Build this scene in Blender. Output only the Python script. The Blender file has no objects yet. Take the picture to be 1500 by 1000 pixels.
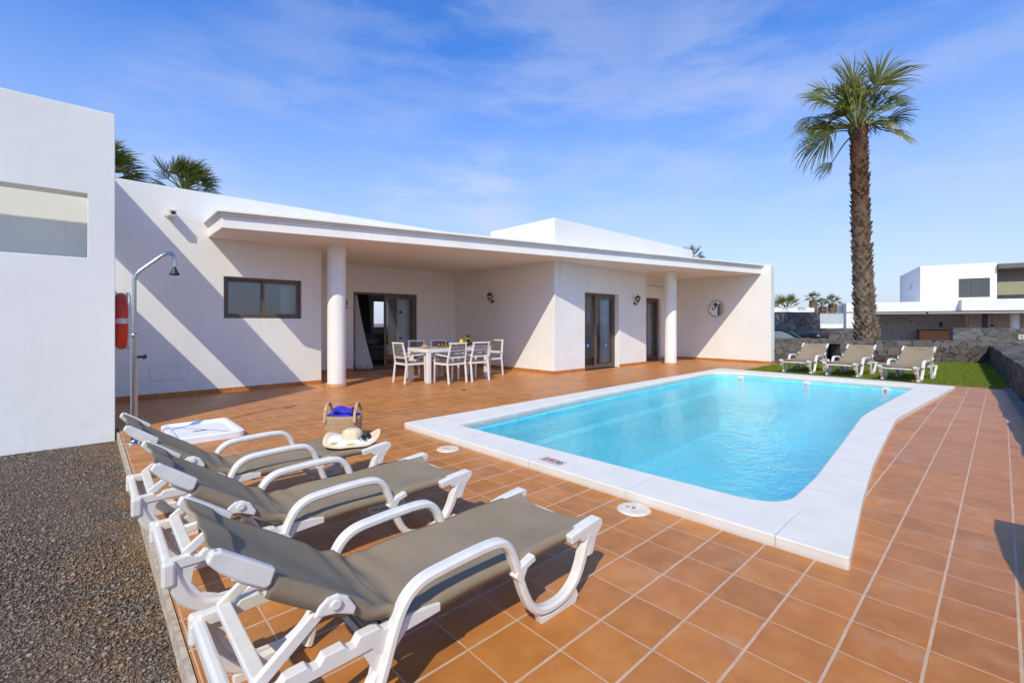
import bpy, bmesh, math, random
import numpy as np
from mathutils import Vector, Matrix, noise
random.seed(7)
rnd = random.Random(11)
sc = bpy.context.scene
COL = sc.collection
R = math.radians

# ------------------------------------------------------------------ mesh builder
class MB:
    def __init__(s):
        s.v = []; s.f = []; s.m = Matrix.Identity(4); s.sm = []; s.mi = []; s.mat = 0; s.tint = []; s.t = 0.5
    def add(s, vs, fs, smooth=False):
        b = len(s.v)
        for p in vs:
            s.v.append(tuple(s.m @ Vector(p))); s.tint.append(s.t)
        for f in fs:
            s.f.append(tuple(b + i for i in f)); s.sm.append(smooth); s.mi.append(s.mat)
    def box(s, x0, y0, z0, x1, y1, z1):
        s.add([(x0,y0,z0),(x1,y0,z0),(x1,y1,z0),(x0,y1,z0),(x0,y0,z1),(x1,y0,z1),(x1,y1,z1),(x0,y1,z1)],
              [(0,3,2,1),(4,5,6,7),(0,1,5,4),(1,2,6,5),(2,3,7,6),(3,0,4,7)])
    def bar(s, a, b, w, t, up=(0,0,1)):
        a = Vector(a); b = Vector(b); d = (b-a).normalized(); up = Vector(up)
        if abs(d.dot(up)) > .99: up = Vector((1,0,0))
        u = d.cross(up).normalized(); n = u.cross(d)
        P = []
        for c in (a, b):
            for i, j in ((-1,-1),(1,-1),(1,1),(-1,1)): P.append(c + u*(i*w/2) + n*(j*t/2))
        s.add(P, [(3,2,1,0),(4,5,6,7),(0,1,5,4),(1,2,6,5),(2,3,7,6),(3,0,4,7)])
    def prism(s, poly, a, b, axis='z'):
        n = len(poly)
        def P(p, h):
            return (p[0], p[1], h) if axis == 'z' else (p[0], h, p[1])
        s.add([P(p, a) for p in poly] + [P(p, b) for p in poly],
              [tuple(range(n))[::-1], tuple(range(n, 2*n))] + [(i, (i+1) % n, n+(i+1) % n, n+i) for i in range(n)])
    def tube(s, pts, rad, n=10, cap=True, smooth=True):
        pts = [Vector(p) for p in pts]
        if not hasattr(rad, '__len__'): rad = [rad]*len(pts)
        V = []; F = []; u = None
        for i, p in enumerate(pts):
            d = (pts[min(i+1, len(pts)-1)] - pts[max(i-1, 0)]).normalized()
            if u is None:
                u = d.cross(Vector((0,0,1)))
                if u.length < .05: u = d.cross(Vector((1,0,0)))
            u = (u - d*u.dot(d)).normalized(); w = d.cross(u)
            for k in range(n):
                a = 2*math.pi*k/n; V.append(p + (u*math.cos(a) + w*math.sin(a))*rad[i])
        for i in range(len(pts)-1):
            for k in range(n):
                F.append((i*n+k, i*n+(k+1) % n, (i+1)*n+(k+1) % n, (i+1)*n+k))
        s.add(V, F, smooth)
        if cap:
            s.add(V[:n], [tuple(range(n))[::-1]]); s.add(V[-n:], [tuple(range(n))])
    def lathe(s, prof, c=(0,0,0), n=24, smooth=True, cap=False):
        V = []; F = []
        for r, z in prof:
            for k in range(n):
                a = 2*math.pi*k/n; V.append((c[0]+r*math.cos(a), c[1]+r*math.sin(a), c[2]+z))
        for i in range(len(prof)-1):
            for k in range(n): F.append((i*n+k, i*n+(k+1) % n, (i+1)*n+(k+1) % n, (i+1)*n+k))
        s.add(V, F, smooth)
        if cap:
            s.add(V[:n], [tuple(range(n))[::-1]]); s.add(V[-n:], [tuple(range(n))])
    def sweep(s, path, y, w, t, flare=0):
        """rounded rectangular plastic bar following a curve in the XZ plane"""
        pts = spline(path, 5); V = []; F = []
        b = min(w, t)*.28
        sec = [(-w/2+b,-t/2),(w/2-b,-t/2),(w/2,-t/2+b),(w/2,t/2-b),(w/2-b,t/2),(-w/2+b,t/2),(-w/2,t/2-b),(-w/2,-t/2+b)]
        for i, p in enumerate(pts):
            q0 = pts[max(i-1,0)]; q1 = pts[min(i+1,len(pts)-1)]
            dx, dz = q1[0]-q0[0], q1[1]-q0[1]; l = math.hypot(dx,dz) or 1; nx, nz = -dz/l, dx/l
            fl = 1+flare*max(0, (i/(len(pts)-1)-.8)/.2)
            for a, c in sec: c *= fl; V.append((p[0]+nx*c, y+a, p[1]+nz*c))
        n = 8
        for i in range(len(pts)-1):
            for k in range(n): F.append((i*n+k, i*n+(k+1) % n, (i+1)*n+(k+1) % n, (i+1)*n+k))
        F.append(tuple(range(n))[::-1]); F.append(tuple(range(len(V)-n, len(V))))
        s.add(V, F)
    def grid(s, fn, nu, nv, smooth=True, closeu=False):
        V = [fn(i/nu, j/nv) for j in range(nv+1) for i in range(nu+1)]
        F = [(j*(nu+1)+i, j*(nu+1)+i+1, (j+1)*(nu+1)+i+1, (j+1)*(nu+1)+i) for j in range(nv) for i in range(nu)]
        s.add(V, F, smooth)
    def ball(s, c, r, n=10, sc_=(1,1,1)):
        V = []; F = []; m = n//2+1
        for j in range(m+1):
            th = math.pi*j/m
            for k in range(n):
                a = 2*math.pi*k/n
                V.append((c[0]+r*sc_[0]*math.sin(th)*math.cos(a), c[1]+r*sc_[1]*math.sin(th)*math.sin(a), c[2]+r*sc_[2]*math.cos(th)))
        for j in range(m):
            for k in range(n): F.append((j*n+k, (j+1)*n+k, (j+1)*n+(k+1) % n, j*n+(k+1) % n))
        s.add(V, F, True)
    def wall(s, along, pos, th, a0, a1, z0, z1, holes=()):
        """wall slab along 'x' or 'y' at pos..pos+th with rectangular openings"""
        A = sorted({a0, a1} | {h[0] for h in holes} | {h[1] for h in holes})
        Z = sorted({z0, z1} | {h[2] for h in holes} | {h[3] for h in holes})
        A = [a for a in A if a0 <= a <= a1]; Z = [z for z in Z if z0 <= z <= z1]
        def solid(i, j):
            if i < 0 or j < 0 or i >= len(A)-1 or j >= len(Z)-1: return False
            ca, cz = (A[i]+A[i+1])/2, (Z[j]+Z[j+1])/2
            return not any(h[0] < ca < h[1] and h[2] < cz < h[3] for h in holes)
        P = (lambda a, d, z: (a, pos+d, z)) if along == 'x' else (lambda a, d, z: (pos+d, a, z))
        for i in range(len(A)-1):
            for j in range(len(Z)-1):
                if not solid(i, j): continue
                a, b, c, d = A[i], A[i+1], Z[j], Z[j+1]
                s.add([P(a,0,c),P(b,0,c),P(b,0,d),P(a,0,d)], [(0,1,2,3)])
                s.add([P(a,th,c),P(b,th,c),P(b,th,d),P(a,th,d)], [(3,2,1,0)])
                if not solid(i-1,j): s.add([P(a,0,c),P(a,th,c),P(a,th,d),P(a,0,d)], [(3,2,1,0)])
                if not solid(i+1,j): s.add([P(b,0,c),P(b,th,c),P(b,th,d),P(b,0,d)], [(0,1,2,3)])
                if not solid(i,j-1): s.add([P(a,0,c),P(b,0,c),P(b,th,c),P(a,th,c)], [(3,2,1,0)])
                if not solid(i,j+1): s.add([P(a,0,d),P(b,0,d),P(b,th,d),P(a,th,d)], [(0,1,2,3)])
    def build(s, name, mat, parent=None, bevel=0, seg=2, merge=False, angle=None, tint=False):
        me = bpy.data.meshes.new(name); me.from_pydata(s.v, [], s.f)
        for m in (mat if isinstance(mat, (list, tuple)) else [mat]): me.materials.append(m)
        me.polygons.foreach_set('use_smooth', s.sm); me.polygons.foreach_set('material_index', s.mi)
        if tint:
            at = me.attributes.new('tint', 'FLOAT', 'POINT'); at.data.foreach_set('value', s.tint)
        if merge:
            bm = bmesh.new(); bm.from_mesh(me); bmesh.ops.remove_doubles(bm, verts=bm.verts, dist=1e-4)
            bmesh.ops.recalc_face_normals(bm, faces=bm.faces); bm.to_mesh(me); bm.free()
        me.update()
        o = bpy.data.objects.new(name, me); COL.objects.link(o)
        if parent: o.parent = parent
        if bevel:
            b = o.modifiers.new('b', 'BEVEL'); b.width = bevel; b.segments = seg; b.limit_method = 'ANGLE'; b.angle_limit = R(40)
            b.harden_normals = False
        return o

def spline(P, k=5):
    P = [tuple(p) for p in P]
    if len(P) < 3: return P
    Q = [P[0]] + P + [P[-1]]; out = []
    for i in range(1, len(Q)-2):
        for j in range(k):
            t = j/k
            out.append(tuple(.5*((2*b)+(-a+c)*t+(2*a-5*b+4*c-d)*t*t+(-a+3*b-3*c+d)*t**3)
                             for a, b, c, d in zip(Q[i-1], Q[i], Q[i+1], Q[i+2])))
    out.append(P[-1]); return out

def tag(o, label=None, cat=None, group=None, kind=None):
    if label: o['label'] = label
    if cat: o['category'] = cat
    if group: o['group'] = group
    if kind: o['kind'] = kind
    return o
def thing(name, label, cat, loc=(0,0,0), rz=0, group=None):
    o = bpy.data.objects.new(name, None); COL.objects.link(o); o.location = loc; o.rotation_euler = (0,0,rz)
    o.empty_display_size = .1
    return tag(o, label, cat, group)
def struct(mb, name, mat, **k): return tag(mb.build(name, mat, **k), kind='structure')
def dup(root, loc, rz, label, group=None, scale=None):
    def cp(o, par):
        c = o.copy(); COL.objects.link(c); c.parent = par
        for ch in kids.get(o.name, []): cp(ch, c)
        return c
    kids = {}
    for o in bpy.data.objects:
        if o.parent: kids.setdefault(o.parent.name, []).append(o)
    r = cp(root, None); r.location = loc; r.rotation_euler = (0,0,rz); r['label'] = label
    if group: r['group'] = group
    if scale: r.scale = scale
    return r

# ------------------------------------------------------------------ materials
def srgb(r, g, b):
    return tuple(((c/255)/12.92 if c/255 <= .04045 else ((c/255+.055)/1.055)**2.4) for c in (r,g,b)) + (1,)
class NT:
    def __init__(s, name):
        s.mat = bpy.data.materials.new(name); s.mat.use_nodes = True; s.t = s.mat.node_tree; s.t.nodes.clear()
        s.out = s.n('ShaderNodeOutputMaterial')
    def n(s, typ, ins=None, **props):
        nd = s.t.nodes.new(typ)
        for k, v in props.items(): setattr(nd, k, v)
        for k, v in (ins or {}).items():
            if isinstance(v, bpy.types.NodeSocket): s.t.links.new(v, nd.inputs[k])
            else: nd.inputs[k].default_value = v
        return nd
    def math(s, op, a, b=0.0, c=None):
        d = {0: a, 1: b}
        if c is not None: d[2] = c
        return s.n('ShaderNodeMath', d, operation=op).outputs[0]
    def mix(s, f, a, b):
        nd = s.n('ShaderNodeMix', {0: f, 6: a, 7: b}, data_type='RGBA'); return nd.outputs[2]
    def ramp(s, f, stops):
        nd = s.n('ShaderNodeValToRGB', {0: f}); e = nd.color_ramp.elements
        while len(e) < len(stops): e.new(.5)
        for el, (p, c) in zip(e, stops): el.position = p; el.color = c if len(c) == 4 else tuple(c)+(1,)
        return nd.outputs[0]
    def noise(s, vec, scale, detail=4, rough=.55, out=0):
        return s.n('ShaderNodeTexNoise', {'Vector': vec, 'Scale': scale, 'Detail': detail, 'Roughness': rough}).outputs[out]
    def obj(s): return s.n('ShaderNodeTexCoord').outputs['Object']
    def pos(s): return s.n('ShaderNodeNewGeometry').outputs['Position']
    def bump(s, h, st=.3, dist=.01, nrm=None):
        d = {'Height': h, 'Strength': st, 'Distance': dist}
        if nrm is not None: d['Normal'] = nrm
        return s.n('ShaderNodeBump', d).outputs[0]
    def pbr(s, col, rough=.5, nrm=None, metal=0.0, spec=.5, **k):
        d = {'Base Color': col, 'Roughness': rough, 'Metallic': metal, 'Specular IOR Level': spec}
        if nrm is not None: d['Normal'] = nrm
        d.update(k)
        b = s.n('ShaderNodeBsdfPrincipled', d); s.t.links.new(b.outputs[0], s.out.inputs[0]); return s.mat

def basic(name, col, rough=.5, metal=0.0, var=.08, scale=8, bump=.1, bs=60, spec=.5):
    t = NT(name); p = t.obj(); n = t.noise(p, scale)
    c2 = tuple(c*(1-var*2) for c in col[:3]) + (1,); c3 = tuple(min(1, c*(1+var)) for c in col[:3]) + (1,)
    cc = t.ramp(n, [(.3, c2), (.7, c3)])
    return t.pbr(cc, rough, t.bump(t.noise(p, bs), bump, .004), metal, spec)

def m_plaster(name='plaster', col=(.86,.845,.78,1)):
    t = NT(name); p = t.pos()
    n1 = t.noise(p, 1.3, 5); n2 = t.noise(p, 45, 4); n3 = t.noise(p, 7, 6, .65)
    c = t.ramp(n1, [(.3, tuple(x*.93 for x in col[:3])), (.7, col[:3])])
    # rain streaks / old patching
    z = t.n('ShaderNodeSeparateXYZ', {0: p}).outputs
    st = t.n('ShaderNodeCombineXYZ', {0: t.math('MULTIPLY', t.math('ADD', z[0], z[1]), 9.), 1: 0., 2: t.math('MULTIPLY', z[2], .6)}).outputs[0]
    s1 = t.n('ShaderNodeMapRange', {0: t.noise(st, 1.0, 4), 1: .56, 2: .8, 3: 0., 4: .16}).outputs[0]
    low = t.n('ShaderNodeMapRange', {0: z[2], 1: 0., 2: .5, 3: .5, 4: 0.}).outputs[0]
    sp = t.n('ShaderNodeMapRange', {0: n3, 1: .46, 2: .7, 3: 0., 4: .34}).outputs[0]
    c = t.mix(t.math('ADD', s1, t.math('MULTIPLY', low, sp)), c, (.5,.46,.4,1))
    h = t.math('ADD', t.math('MULTIPLY', n2, .5), t.math('MULTIPLY', n3, 1.2))
    return t.pbr(c, .85, t.bump(h, .35, .006), spec=.2)

def m_tiles(name, px, py, ox, oy, g=.004, skirt=False):
    t = NT(name); p = t.pos(); x, y, z = t.n('ShaderNodeSeparateXYZ', {0: p}).outputs
    if skirt: x = t.math('ADD', x, y)
    wob = t.math('MULTIPLY', t.math('SUBTRACT', t.noise(p, 9, 2), .5), .004)
    def cell(v, o, s_):
        q = t.math('DIVIDE', t.math('SUBTRACT', t.math('ADD', v, wob), o), s_)
        fl = t.math('FLOOR', q); fr = t.math('SUBTRACT', q, fl)
        d = t.math('MULTIPLY', t.math('MINIMUM', fr, t.math('SUBTRACT', 1., fr)), s_)
        return fl, d
    ix, dx = cell(x, ox, px); iy, dy = cell(y, oy, py)
    if skirt:
        d = dx; iy = 0.
    else:
        d = t.math('MINIMUM', t.math('ADD', dx, .0012), t.math('SUBTRACT', dy, .0012))
    mask = t.n('ShaderNodeMapRange', {0: d, 1: g*.75, 2: g*1.25, 3: 0., 4: 1.}, interpolation_type='SMOOTHSTEP').outputs[0]
    wn = t.n('ShaderNodeTexWhiteNoise', {'Vector': t.n('ShaderNodeCombineXYZ', {0: ix, 1: iy, 2: 0.}).outputs[0]}, noise_dimensions='3D').outputs[0]
    off = t.n('ShaderNodeVectorMath', {0: p, 1: t.n('ShaderNodeCombineXYZ', {0: t.math('MULTIPLY', wn, 37.), 1: 0., 2: 0.}).outputs[0]}, operation='ADD').outputs[0]
    n1 = t.noise(off, 6, 5, .6); n2 = t.noise(off, 28, 5, .65); n3 = t.noise(p, .7, 3)
    c = t.ramp(n1, [(.25, (.38,.136,.032)), (.5, (.465,.182,.046)), (.78, (.56,.242,.070))])
    c = t.mix(t.math('MULTIPLY', n2, .3), c, (.48,.195,.058,1))
    c = t.n('ShaderNodeHueSaturation', {'Color': c, 'Value': t.math('ADD', t.math('MULTIPLY', wn, .24), .88), 'Saturation': t.math('ADD', t.math('MULTIPLY', n3, .2), .92)}).outputs[0]
    stain = t.n('ShaderNodeMapRange', {0: t.noise(p, 2.2, 7, .7), 1: .54, 2: .74, 3: 0., 4: .34}).outputs[0]
    c = t.mix(stain, c, (.52,.38,.29,1))
    spk = t.n('ShaderNodeMapRange', {0: t.noise(p, 75, 3, .6), 1: .70, 2: .78, 3: 0., 4: .35}).outputs[0]
    c = t.mix(spk, c, (.66,.52,.42,1))
    grout = t.mix(t.noise(p, 11, 5, .7), (.40,.235,.135,1), (.72,.52,.37,1))
    c = t.mix(mask, grout, c)
    h = t.math('ADD', t.math('MULTIPLY', mask, 1.), t.math('MULTIPLY', n2, .25))
    ro = t.math('ADD', t.math('MULTIPLY', n2, .25), t.n('ShaderNodeMapRange', {0: mask, 3: .6, 4: .30}).outputs[0])
    return t.pbr(c, ro, t.bump(h, .35, .003), spec=.36)

def m_stone(name, ca, cb, scale=3.2, sand=0.0):
    """irregular dry-laid basalt: blocks of different size, dark open joints"""
    t = NT(name); p = t.pos()
    w = t.n('ShaderNodeVectorMath', {0: p, 1: t.n('ShaderNodeVectorMath', {0: t.noise(p, 4.5, 5, .65, 1), 3: .34}, operation='SCALE').outputs[0]}, operation='ADD').outputs[0]
    mp = t.n('ShaderNodeMapping', {'Vector': w, 'Scale': (1, 1, 1.55)}).outputs[0]
    ed = t.n('ShaderNodeTexVoronoi', {'Vector': mp, 'Scale': scale}, feature='DISTANCE_TO_EDGE').outputs['Distance']
    ce = t.n('ShaderNodeTexVoronoi', {'Vector': mp, 'Scale': scale}, feature='F1').outputs['Color']
    cv = t.n('ShaderNodeSeparateXYZ', {0: ce}).outputs[0]
    j = t.n('ShaderNodeMapRange', {0: ed, 1: .0, 2: .05, 3: 0., 4: 1.}, interpolation_type='SMOOTHSTEP').outputs[0]
    j = t.math('MAXIMUM', j, t.n('ShaderNodeMapRange', {0: t.noise(p, 3.3, 3), 1: .42, 2: .62, 3: .0, 4: .85}).outputs[0])
    n1 = t.noise(p, 26, 6, .7); n2 = t.noise(p, 90, 3, .6)
    c = t.mix(cv, ca, cb)
    c = t.mix(t.n('ShaderNodeMapRange', {0: n1, 1: .35, 2: .75, 3: 0., 4: .6}).outputs[0], c, (.20,.185,.17,1))
    c = t.mix(j, t.mix(sand, (.02,.018,.016,1), (.2,.16,.115,1)), c)
    h = t.math('ADD', t.math('ADD', t.math('MULTIPLY', j, 1.), t.math('MULTIPLY', n1, 1.1)), t.math('ADD', t.math('MULTIPLY', cv, .9), t.math('MULTIPLY', n2, .1)))
    return t.pbr(c, .95, t.bump(h, .9, .045), spec=.15)

def m_leaf(name, a, b, tip):
    t = NT(name); at = t.n('ShaderNodeAttribute', attribute_name='tint').outputs['Fac']
    n = t.noise(t.pos(), 3.5, 3)
    c = t.mix(n, a, b)
    c = t.mix(t.n('ShaderNodeMapRange', {0: at, 1: .35, 2: 1., 3: 0., 4: 1.}).outputs[0], c, tip)
    pb = t.n('ShaderNodeBsdfPrincipled', {'Base Color': c, 'Roughness': .42, 'Specular IOR Level': .4})
    tr = t.n('ShaderNodeBsdfTranslucent', {'Color': t.mix(.5, c, (.30,.36,.04,1))})
    mx = t.n('ShaderNodeMixShader', {0: .28, 1: pb.outputs[0], 2: tr.outputs[0]})
    t.t.links.new(mx.outputs[0], t.out.inputs[0]); return t.mat

def m_glass(name='glass', tint=(.93,.95,.95,1), ior=2.3):
    t = NT(name)
    fr = t.n('ShaderNodeFresnel', {'IOR': ior}).outputs[0]
    tr = t.n('ShaderNodeBsdfTransparent', {'Color': tint}); g = t.n('ShaderNodeBsdfGlossy', {'Color': (.92,.95,1,1), 'Roughness': .01})
    mx = t.n('ShaderNodeMixShader', {0: fr, 1: tr.outputs[0], 2: g.outputs[0]})
    t.t.links.new(mx.outputs[0], t.out.inputs[0]); return t.mat

def m_water():
    t = NT('pool_water'); p = t.pos()
    mp = t.n('ShaderNodeMapping', {'Vector': p, 'Rotation': (0,0,.6), 'Scale': (1,1.5,1)}).outputs[0]
    n1 = t.noise(mp, 6.0, 3, .5); n2 = t.noise(mp, 19., 3, .55); n0 = t.noise(p, 1.1, 2)
    h = t.math('ADD', t.math('MULTIPLY', n1, 1.), t.math('MULTIPLY', n2, .28))
    st = t.n('ShaderNodeMapRange', {0: n0, 1: .3, 2: .7, 3: .26, 4: .62}).outputs[0]
    nb = t.n('ShaderNodeBump', {'Height': h, 'Strength': st, 'Distance': .05}).outputs[0]
    fr = t.n('ShaderNodeFresnel', {'IOR': 1.33, 'Normal': nb}).outputs[0]
    tr = t.n('ShaderNodeBsdfRefraction', {'Color': (.80,.97,1,1), 'Roughness': 0., 'IOR': 1.25, 'Normal': nb})
    tp = t.n('ShaderNodeBsdfTransparent', {'Color': (.86,.97,1,1)})
    und = t.n('ShaderNodeMixShader', {0: .42, 1: tp.outputs[0], 2: tr.outputs[0]})
    g = t.n('ShaderNodeBsdfGlossy', {'Color': (1,1,1,1), 'Roughness': .03, 'Normal': nb})
    mx = t.n('ShaderNodeMixShader', {0: fr, 1: und.outputs[0], 2: g.outputs[0]})
    t.t.links.new(mx.outputs[0], t.out.inputs[0]); return t.mat

PL = m_plaster(); PL2 = m_plaster('plaster_soffit', (.88,.84,.775,1))
TILE = m_tiles('terracotta_tiles', .268, .25, 2.722, .2, .0042)
SKIRT = m_tiles('terracotta_skirting', .28, 1, .47-9.99, 0, .004, True)
WHITE = basic('white_plastic', (.74,.71,.635,1), .38, var=.04, bump=.04, scale=14)
COPE = basic('coping_paint', (.80,.80,.79,1), .75, var=.05, scale=5, bump=.5, bs=90, spec=.2)
FABRIC = None
BROWN = basic('bronze_frame', (.15,.105,.072,1), .4, .2, var=.06)
DARK = basic('dark_plastic', (.03,.03,.032,1), .5)
STEEL = basic('brushed_steel', (.55,.54,.52,1), .22, 1.0, var=.05)
BLACK = basic('black_iron', (.018,.017,.016,1), .4, .3)
GLASS = m_glass('door_glass', (.97,.98,.98,1), 1.5); GLASSW = m_glass(); WATER = m_water()
STONE = m_stone('basalt_wall', (.085,.072,.057,1), (.185,.158,.125,1), 2.9)
STONE_S = m_stone('sandy_basalt_wall', (.115,.095,.078,1), (.20,.172,.145,1), 3.4, .7)
STONE_F = m_stone('far_stone_wall', (.085,.082,.076,1), (.21,.20,.185,1), 1.9, .5)
_t = NT('white_curtain'); _a = _t.n('ShaderNodeBsdfDiffuse', {'Color': (.86,.87,.87,1)}); _b = _t.n('ShaderNodeBsdfTranslucent', {'Color': (.86,.87,.87,1)})
_t.t.links.new(_t.n('ShaderNodeMixShader', {0: .35, 1: _a.outputs[0], 2: _b.outputs[0]}).outputs[0], _t.out.inputs[0]); CURT = _t.mat
CURTG = basic('grey_curtain', (.10,.125,.14,1), .9)
SOFA = basic('grey_upholstery', (.19,.165,.155,1), .95)
ROOM = basic('room_paint', (.80,.78,.75,1), .9)
def m_fabric():
    t = NT('taupe_mesh_fabric'); p = t.obj()
    w1 = t.n('ShaderNodeTexWave', {'Vector': p, 'Scale': 95., 'Distortion': .4}, bands_direction='X').outputs['Fac']
    w2 = t.n('ShaderNodeTexWave', {'Vector': p, 'Scale': 95., 'Distortion': .4}, bands_direction='Y').outputs['Fac']
    n = t.noise(p, 3, 5, .6)
    c = t.ramp(n, [(.3, (.245,.190,.118)), (.7, (.305,.240,.155))])
    c = t.mix(t.math('MULTIPLY', t.math('MULTIPLY', w1, w2), .35), c, (.30,.25,.205,1))
    return t.pbr(c, .9, t.bump(t.math('ADD', w1, w2), .15, .0012), spec=.15)
FABRIC = m_fabric()

# ------------------------------------------------------------------ ground, patio, gravel
def depth(x, y): return .682*x + .7313*y
def ground_z(x, y):
    d = depth(x, y)
    return -.1 if d < 15.6 else (-.42 if d > 17 else -.1-.32*(d-15.6)/1.4)
g = MB()
edges = sorted(set([-600,-300,-150,-80,-40,-20,-10,-5] + list(range(0,44,2)) + [50,60,80,110,150,220,300,450,700,1000]))
ys = sorted(set([-600,-300,-150,-80,-40,-20,-10,-6,-4,-2] + list(range(0,34,2)) + [40,50,70,100,150,220,300,450,700,1000]))
V = [(x, y, ground_z(x, y)) for y in ys for x in edges]; nx = len(edges)
F = []
for j in range(len(ys)-1):
    for i in range(nx-1):
        cx = (edges[i]+edges[i+1])/2; cy = (ys[j]+ys[j+1])/2
        if 2 <= cx <= 14 and 0 <= cy <= 6: continue     # the pool pit and the floor above it
        F.append((j*nx+i, j*nx+i+1, (j+1)*nx+i+1, (j+1)*nx+i))
g.add(V, F)
def m_ground():
    t = NT('volcanic_soil'); p = t.pos()
    n1 = t.noise(p, 55, 6, .7); n2 = t.noise(p, 3, 4); n3 = t.noise(p, 160, 3, .6)
    c = t.ramp(n1, [(.3, (.045,.037,.030)), (.55, (.125,.10,.08)), (.8, (.24,.195,.155))])
    x = t.n('ShaderNodeSeparateXYZ', {0: p}).outputs[0]
    rust = t.math('MULTIPLY', t.n('ShaderNodeMapRange', {0: x, 1: -.35, 2: .25, 3: 0., 4: .8}).outputs[0],
                  t.n('ShaderNodeMapRange', {0: t.noise(p, 7, 5, .65), 1: .42, 2: .68, 3: 0., 4: 1.}).outputs[0])
    c = t.mix(rust, c, (.27,.15,.065,1))
    c = t.mix(t.n('ShaderNodeMapRange', {0: n2, 1: .55, 2: .8, 3: 0., 4: .35}).outputs[0], c, (.13,.085,.055,1))
    far = t.n('ShaderNodeMapRange', {0: x, 1: 13., 2: 16., 3: 0., 4: 1.}).outputs[0]
    c = t.mix(t.math('MULTIPLY', far, .8), c, (.24,.20,.155,1))
    return t.pbr(c, .97, t.bump(t.math('ADD', n1, t.math('MULTIPLY', n3, .4)), 1., .02), spec=.1)
GR = m_ground()
struct(g, 'ground', GR)
# loose lava gravel in front of the annex: one heap of small faceted stones
def scatter_stones():
    N = 100000
    rng = np.random.default_rng(3)
    # nearer the camera the stones are drawn more densely, simply because the strip narrows towards it
    Xs = rng.uniform(-1.55, .285, N*2); Ys = 1.1+6.05*rng.random(N*2)**1.55
    keep = (Xs*.682+Ys*.7313 > 1.2) & ((Xs*.7313-Ys*.682) > -1.22*(Xs*.682+Ys*.7313))
    Xs = Xs[keep][:N]; Ys = Ys[keep][:N]; n = len(Xs)
    size = rng.gamma(1.5, .0015, n)+.0023
    size = np.minimum(size, .015)
    base = np.array([(1,0,0),(-1,0,0),(0,1,0),(0,-1,0),(0,0,1),(0,0,-1)], float)
    fc = np.array([(0,2,4),(2,1,4),(1,3,4),(3,0,4),(2,0,5),(1,2,5),(3,1,5),(0,3,5)])
    P = base[None]*(1+rng.uniform(-.42,.42,(n,6,1)))*size[:,None,None]*np.array([1.,1.,.7])
    a = rng.uniform(0, 6.283, n); b = rng.uniform(-.9,.9,n)
    x = P[...,0]*np.cos(a)[:,None]-P[...,1]*np.sin(a)[:,None]; y = P[...,0]*np.sin(a)[:,None]+P[...,1]*np.cos(a)[:,None]
    z = P[...,2]; y2 = y*np.cos(b)[:,None]-z*np.sin(b)[:,None]; z2 = y*np.sin(b)[:,None]+z*np.cos(b)[:,None]
    V = np.stack([x+Xs[:,None], y2+Ys[:,None], z2-.1+size[:,None]*.45+.004*np.sin(Xs*5.1+Ys*2.3)[:,None]], -1).reshape(-1,3)
    F = (fc[None]+np.arange(n)[:,None,None]*6).reshape(-1,3)
    me = bpy.data.meshes.new('lava_gravel'); me.vertices.add(len(V)); me.vertices.foreach_set('co', V.ravel())
    me.loops.add(len(F)*3); me.loops.foreach_set('vertex_index', F.ravel().astype(np.int32))
    me.polygons.add(len(F)); me.polygons.foreach_set('loop_start', np.arange(0, len(F)*3, 3, dtype=np.int32))
    me.update(calc_edges=True)
    at = me.attributes.new('tint', 'FLOAT', 'POINT'); at.data.foreach_set('value', np.repeat(rng.random(n)**1.4, 6))
    t = NT('lava_stone'); at = t.n('ShaderNodeAttribute', attribute_name='tint').outputs['Fac']
    c = t.ramp(at, [(0, (.13,.104,.080)), (.5, (.205,.163,.125)), (.85, (.28,.225,.17)), (.98, (.36,.30,.23)), (1., (.5,.45,.38))])
    xx = t.n('ShaderNodeSeparateXYZ', {0: t.pos()}).outputs[0]
    rust = t.math('MULTIPLY', t.n('ShaderNodeMapRange', {0: xx, 1: -.3, 2: .28, 3: .05, 4: .75}).outputs[0],
                  t.n('ShaderNodeMapRange', {0: t.noise(t.pos(), 6, 5, .65), 1: .42, 2: .66, 3: 0., 4: 1.}).outputs[0])
    c = t.mix(rust, c, (.34,.19,.085,1))
    me.materials.append(t.pbr(c, .95, spec=.1))
    o = bpy.data.objects.new('lava_gravel', me); COL.objects.link(o)
    tag(o, 'loose dark brown volcanic gravel beside the terracotta patio', 'gravel', kind='stuff')
scatter_stones()

def holed_sheet(outer, inner, z, name, mat):
    bm = bmesh.new()
    def ring(P):
        vs = [bm.verts.new((p[0], p[1], z)) for p in P]
        return [bm.edges.new((vs[i], vs[(i+1) % len(vs)])) for i in range(len(vs))]
    e = ring(outer) + (ring(inner) if inner else [])
    bmesh.ops.triangle_fill(bm, edges=e, use_beauty=True)
    for f in bm.faces:
        if f.normal.z < 0: f.normal_flip()
    me = bpy.data.meshes.new(name); bm.to_mesh(me); bm.free(); me.materials.append(mat)
    o = bpy.data.objects.new(name, me); COL.objects.link(o); return o

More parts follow.
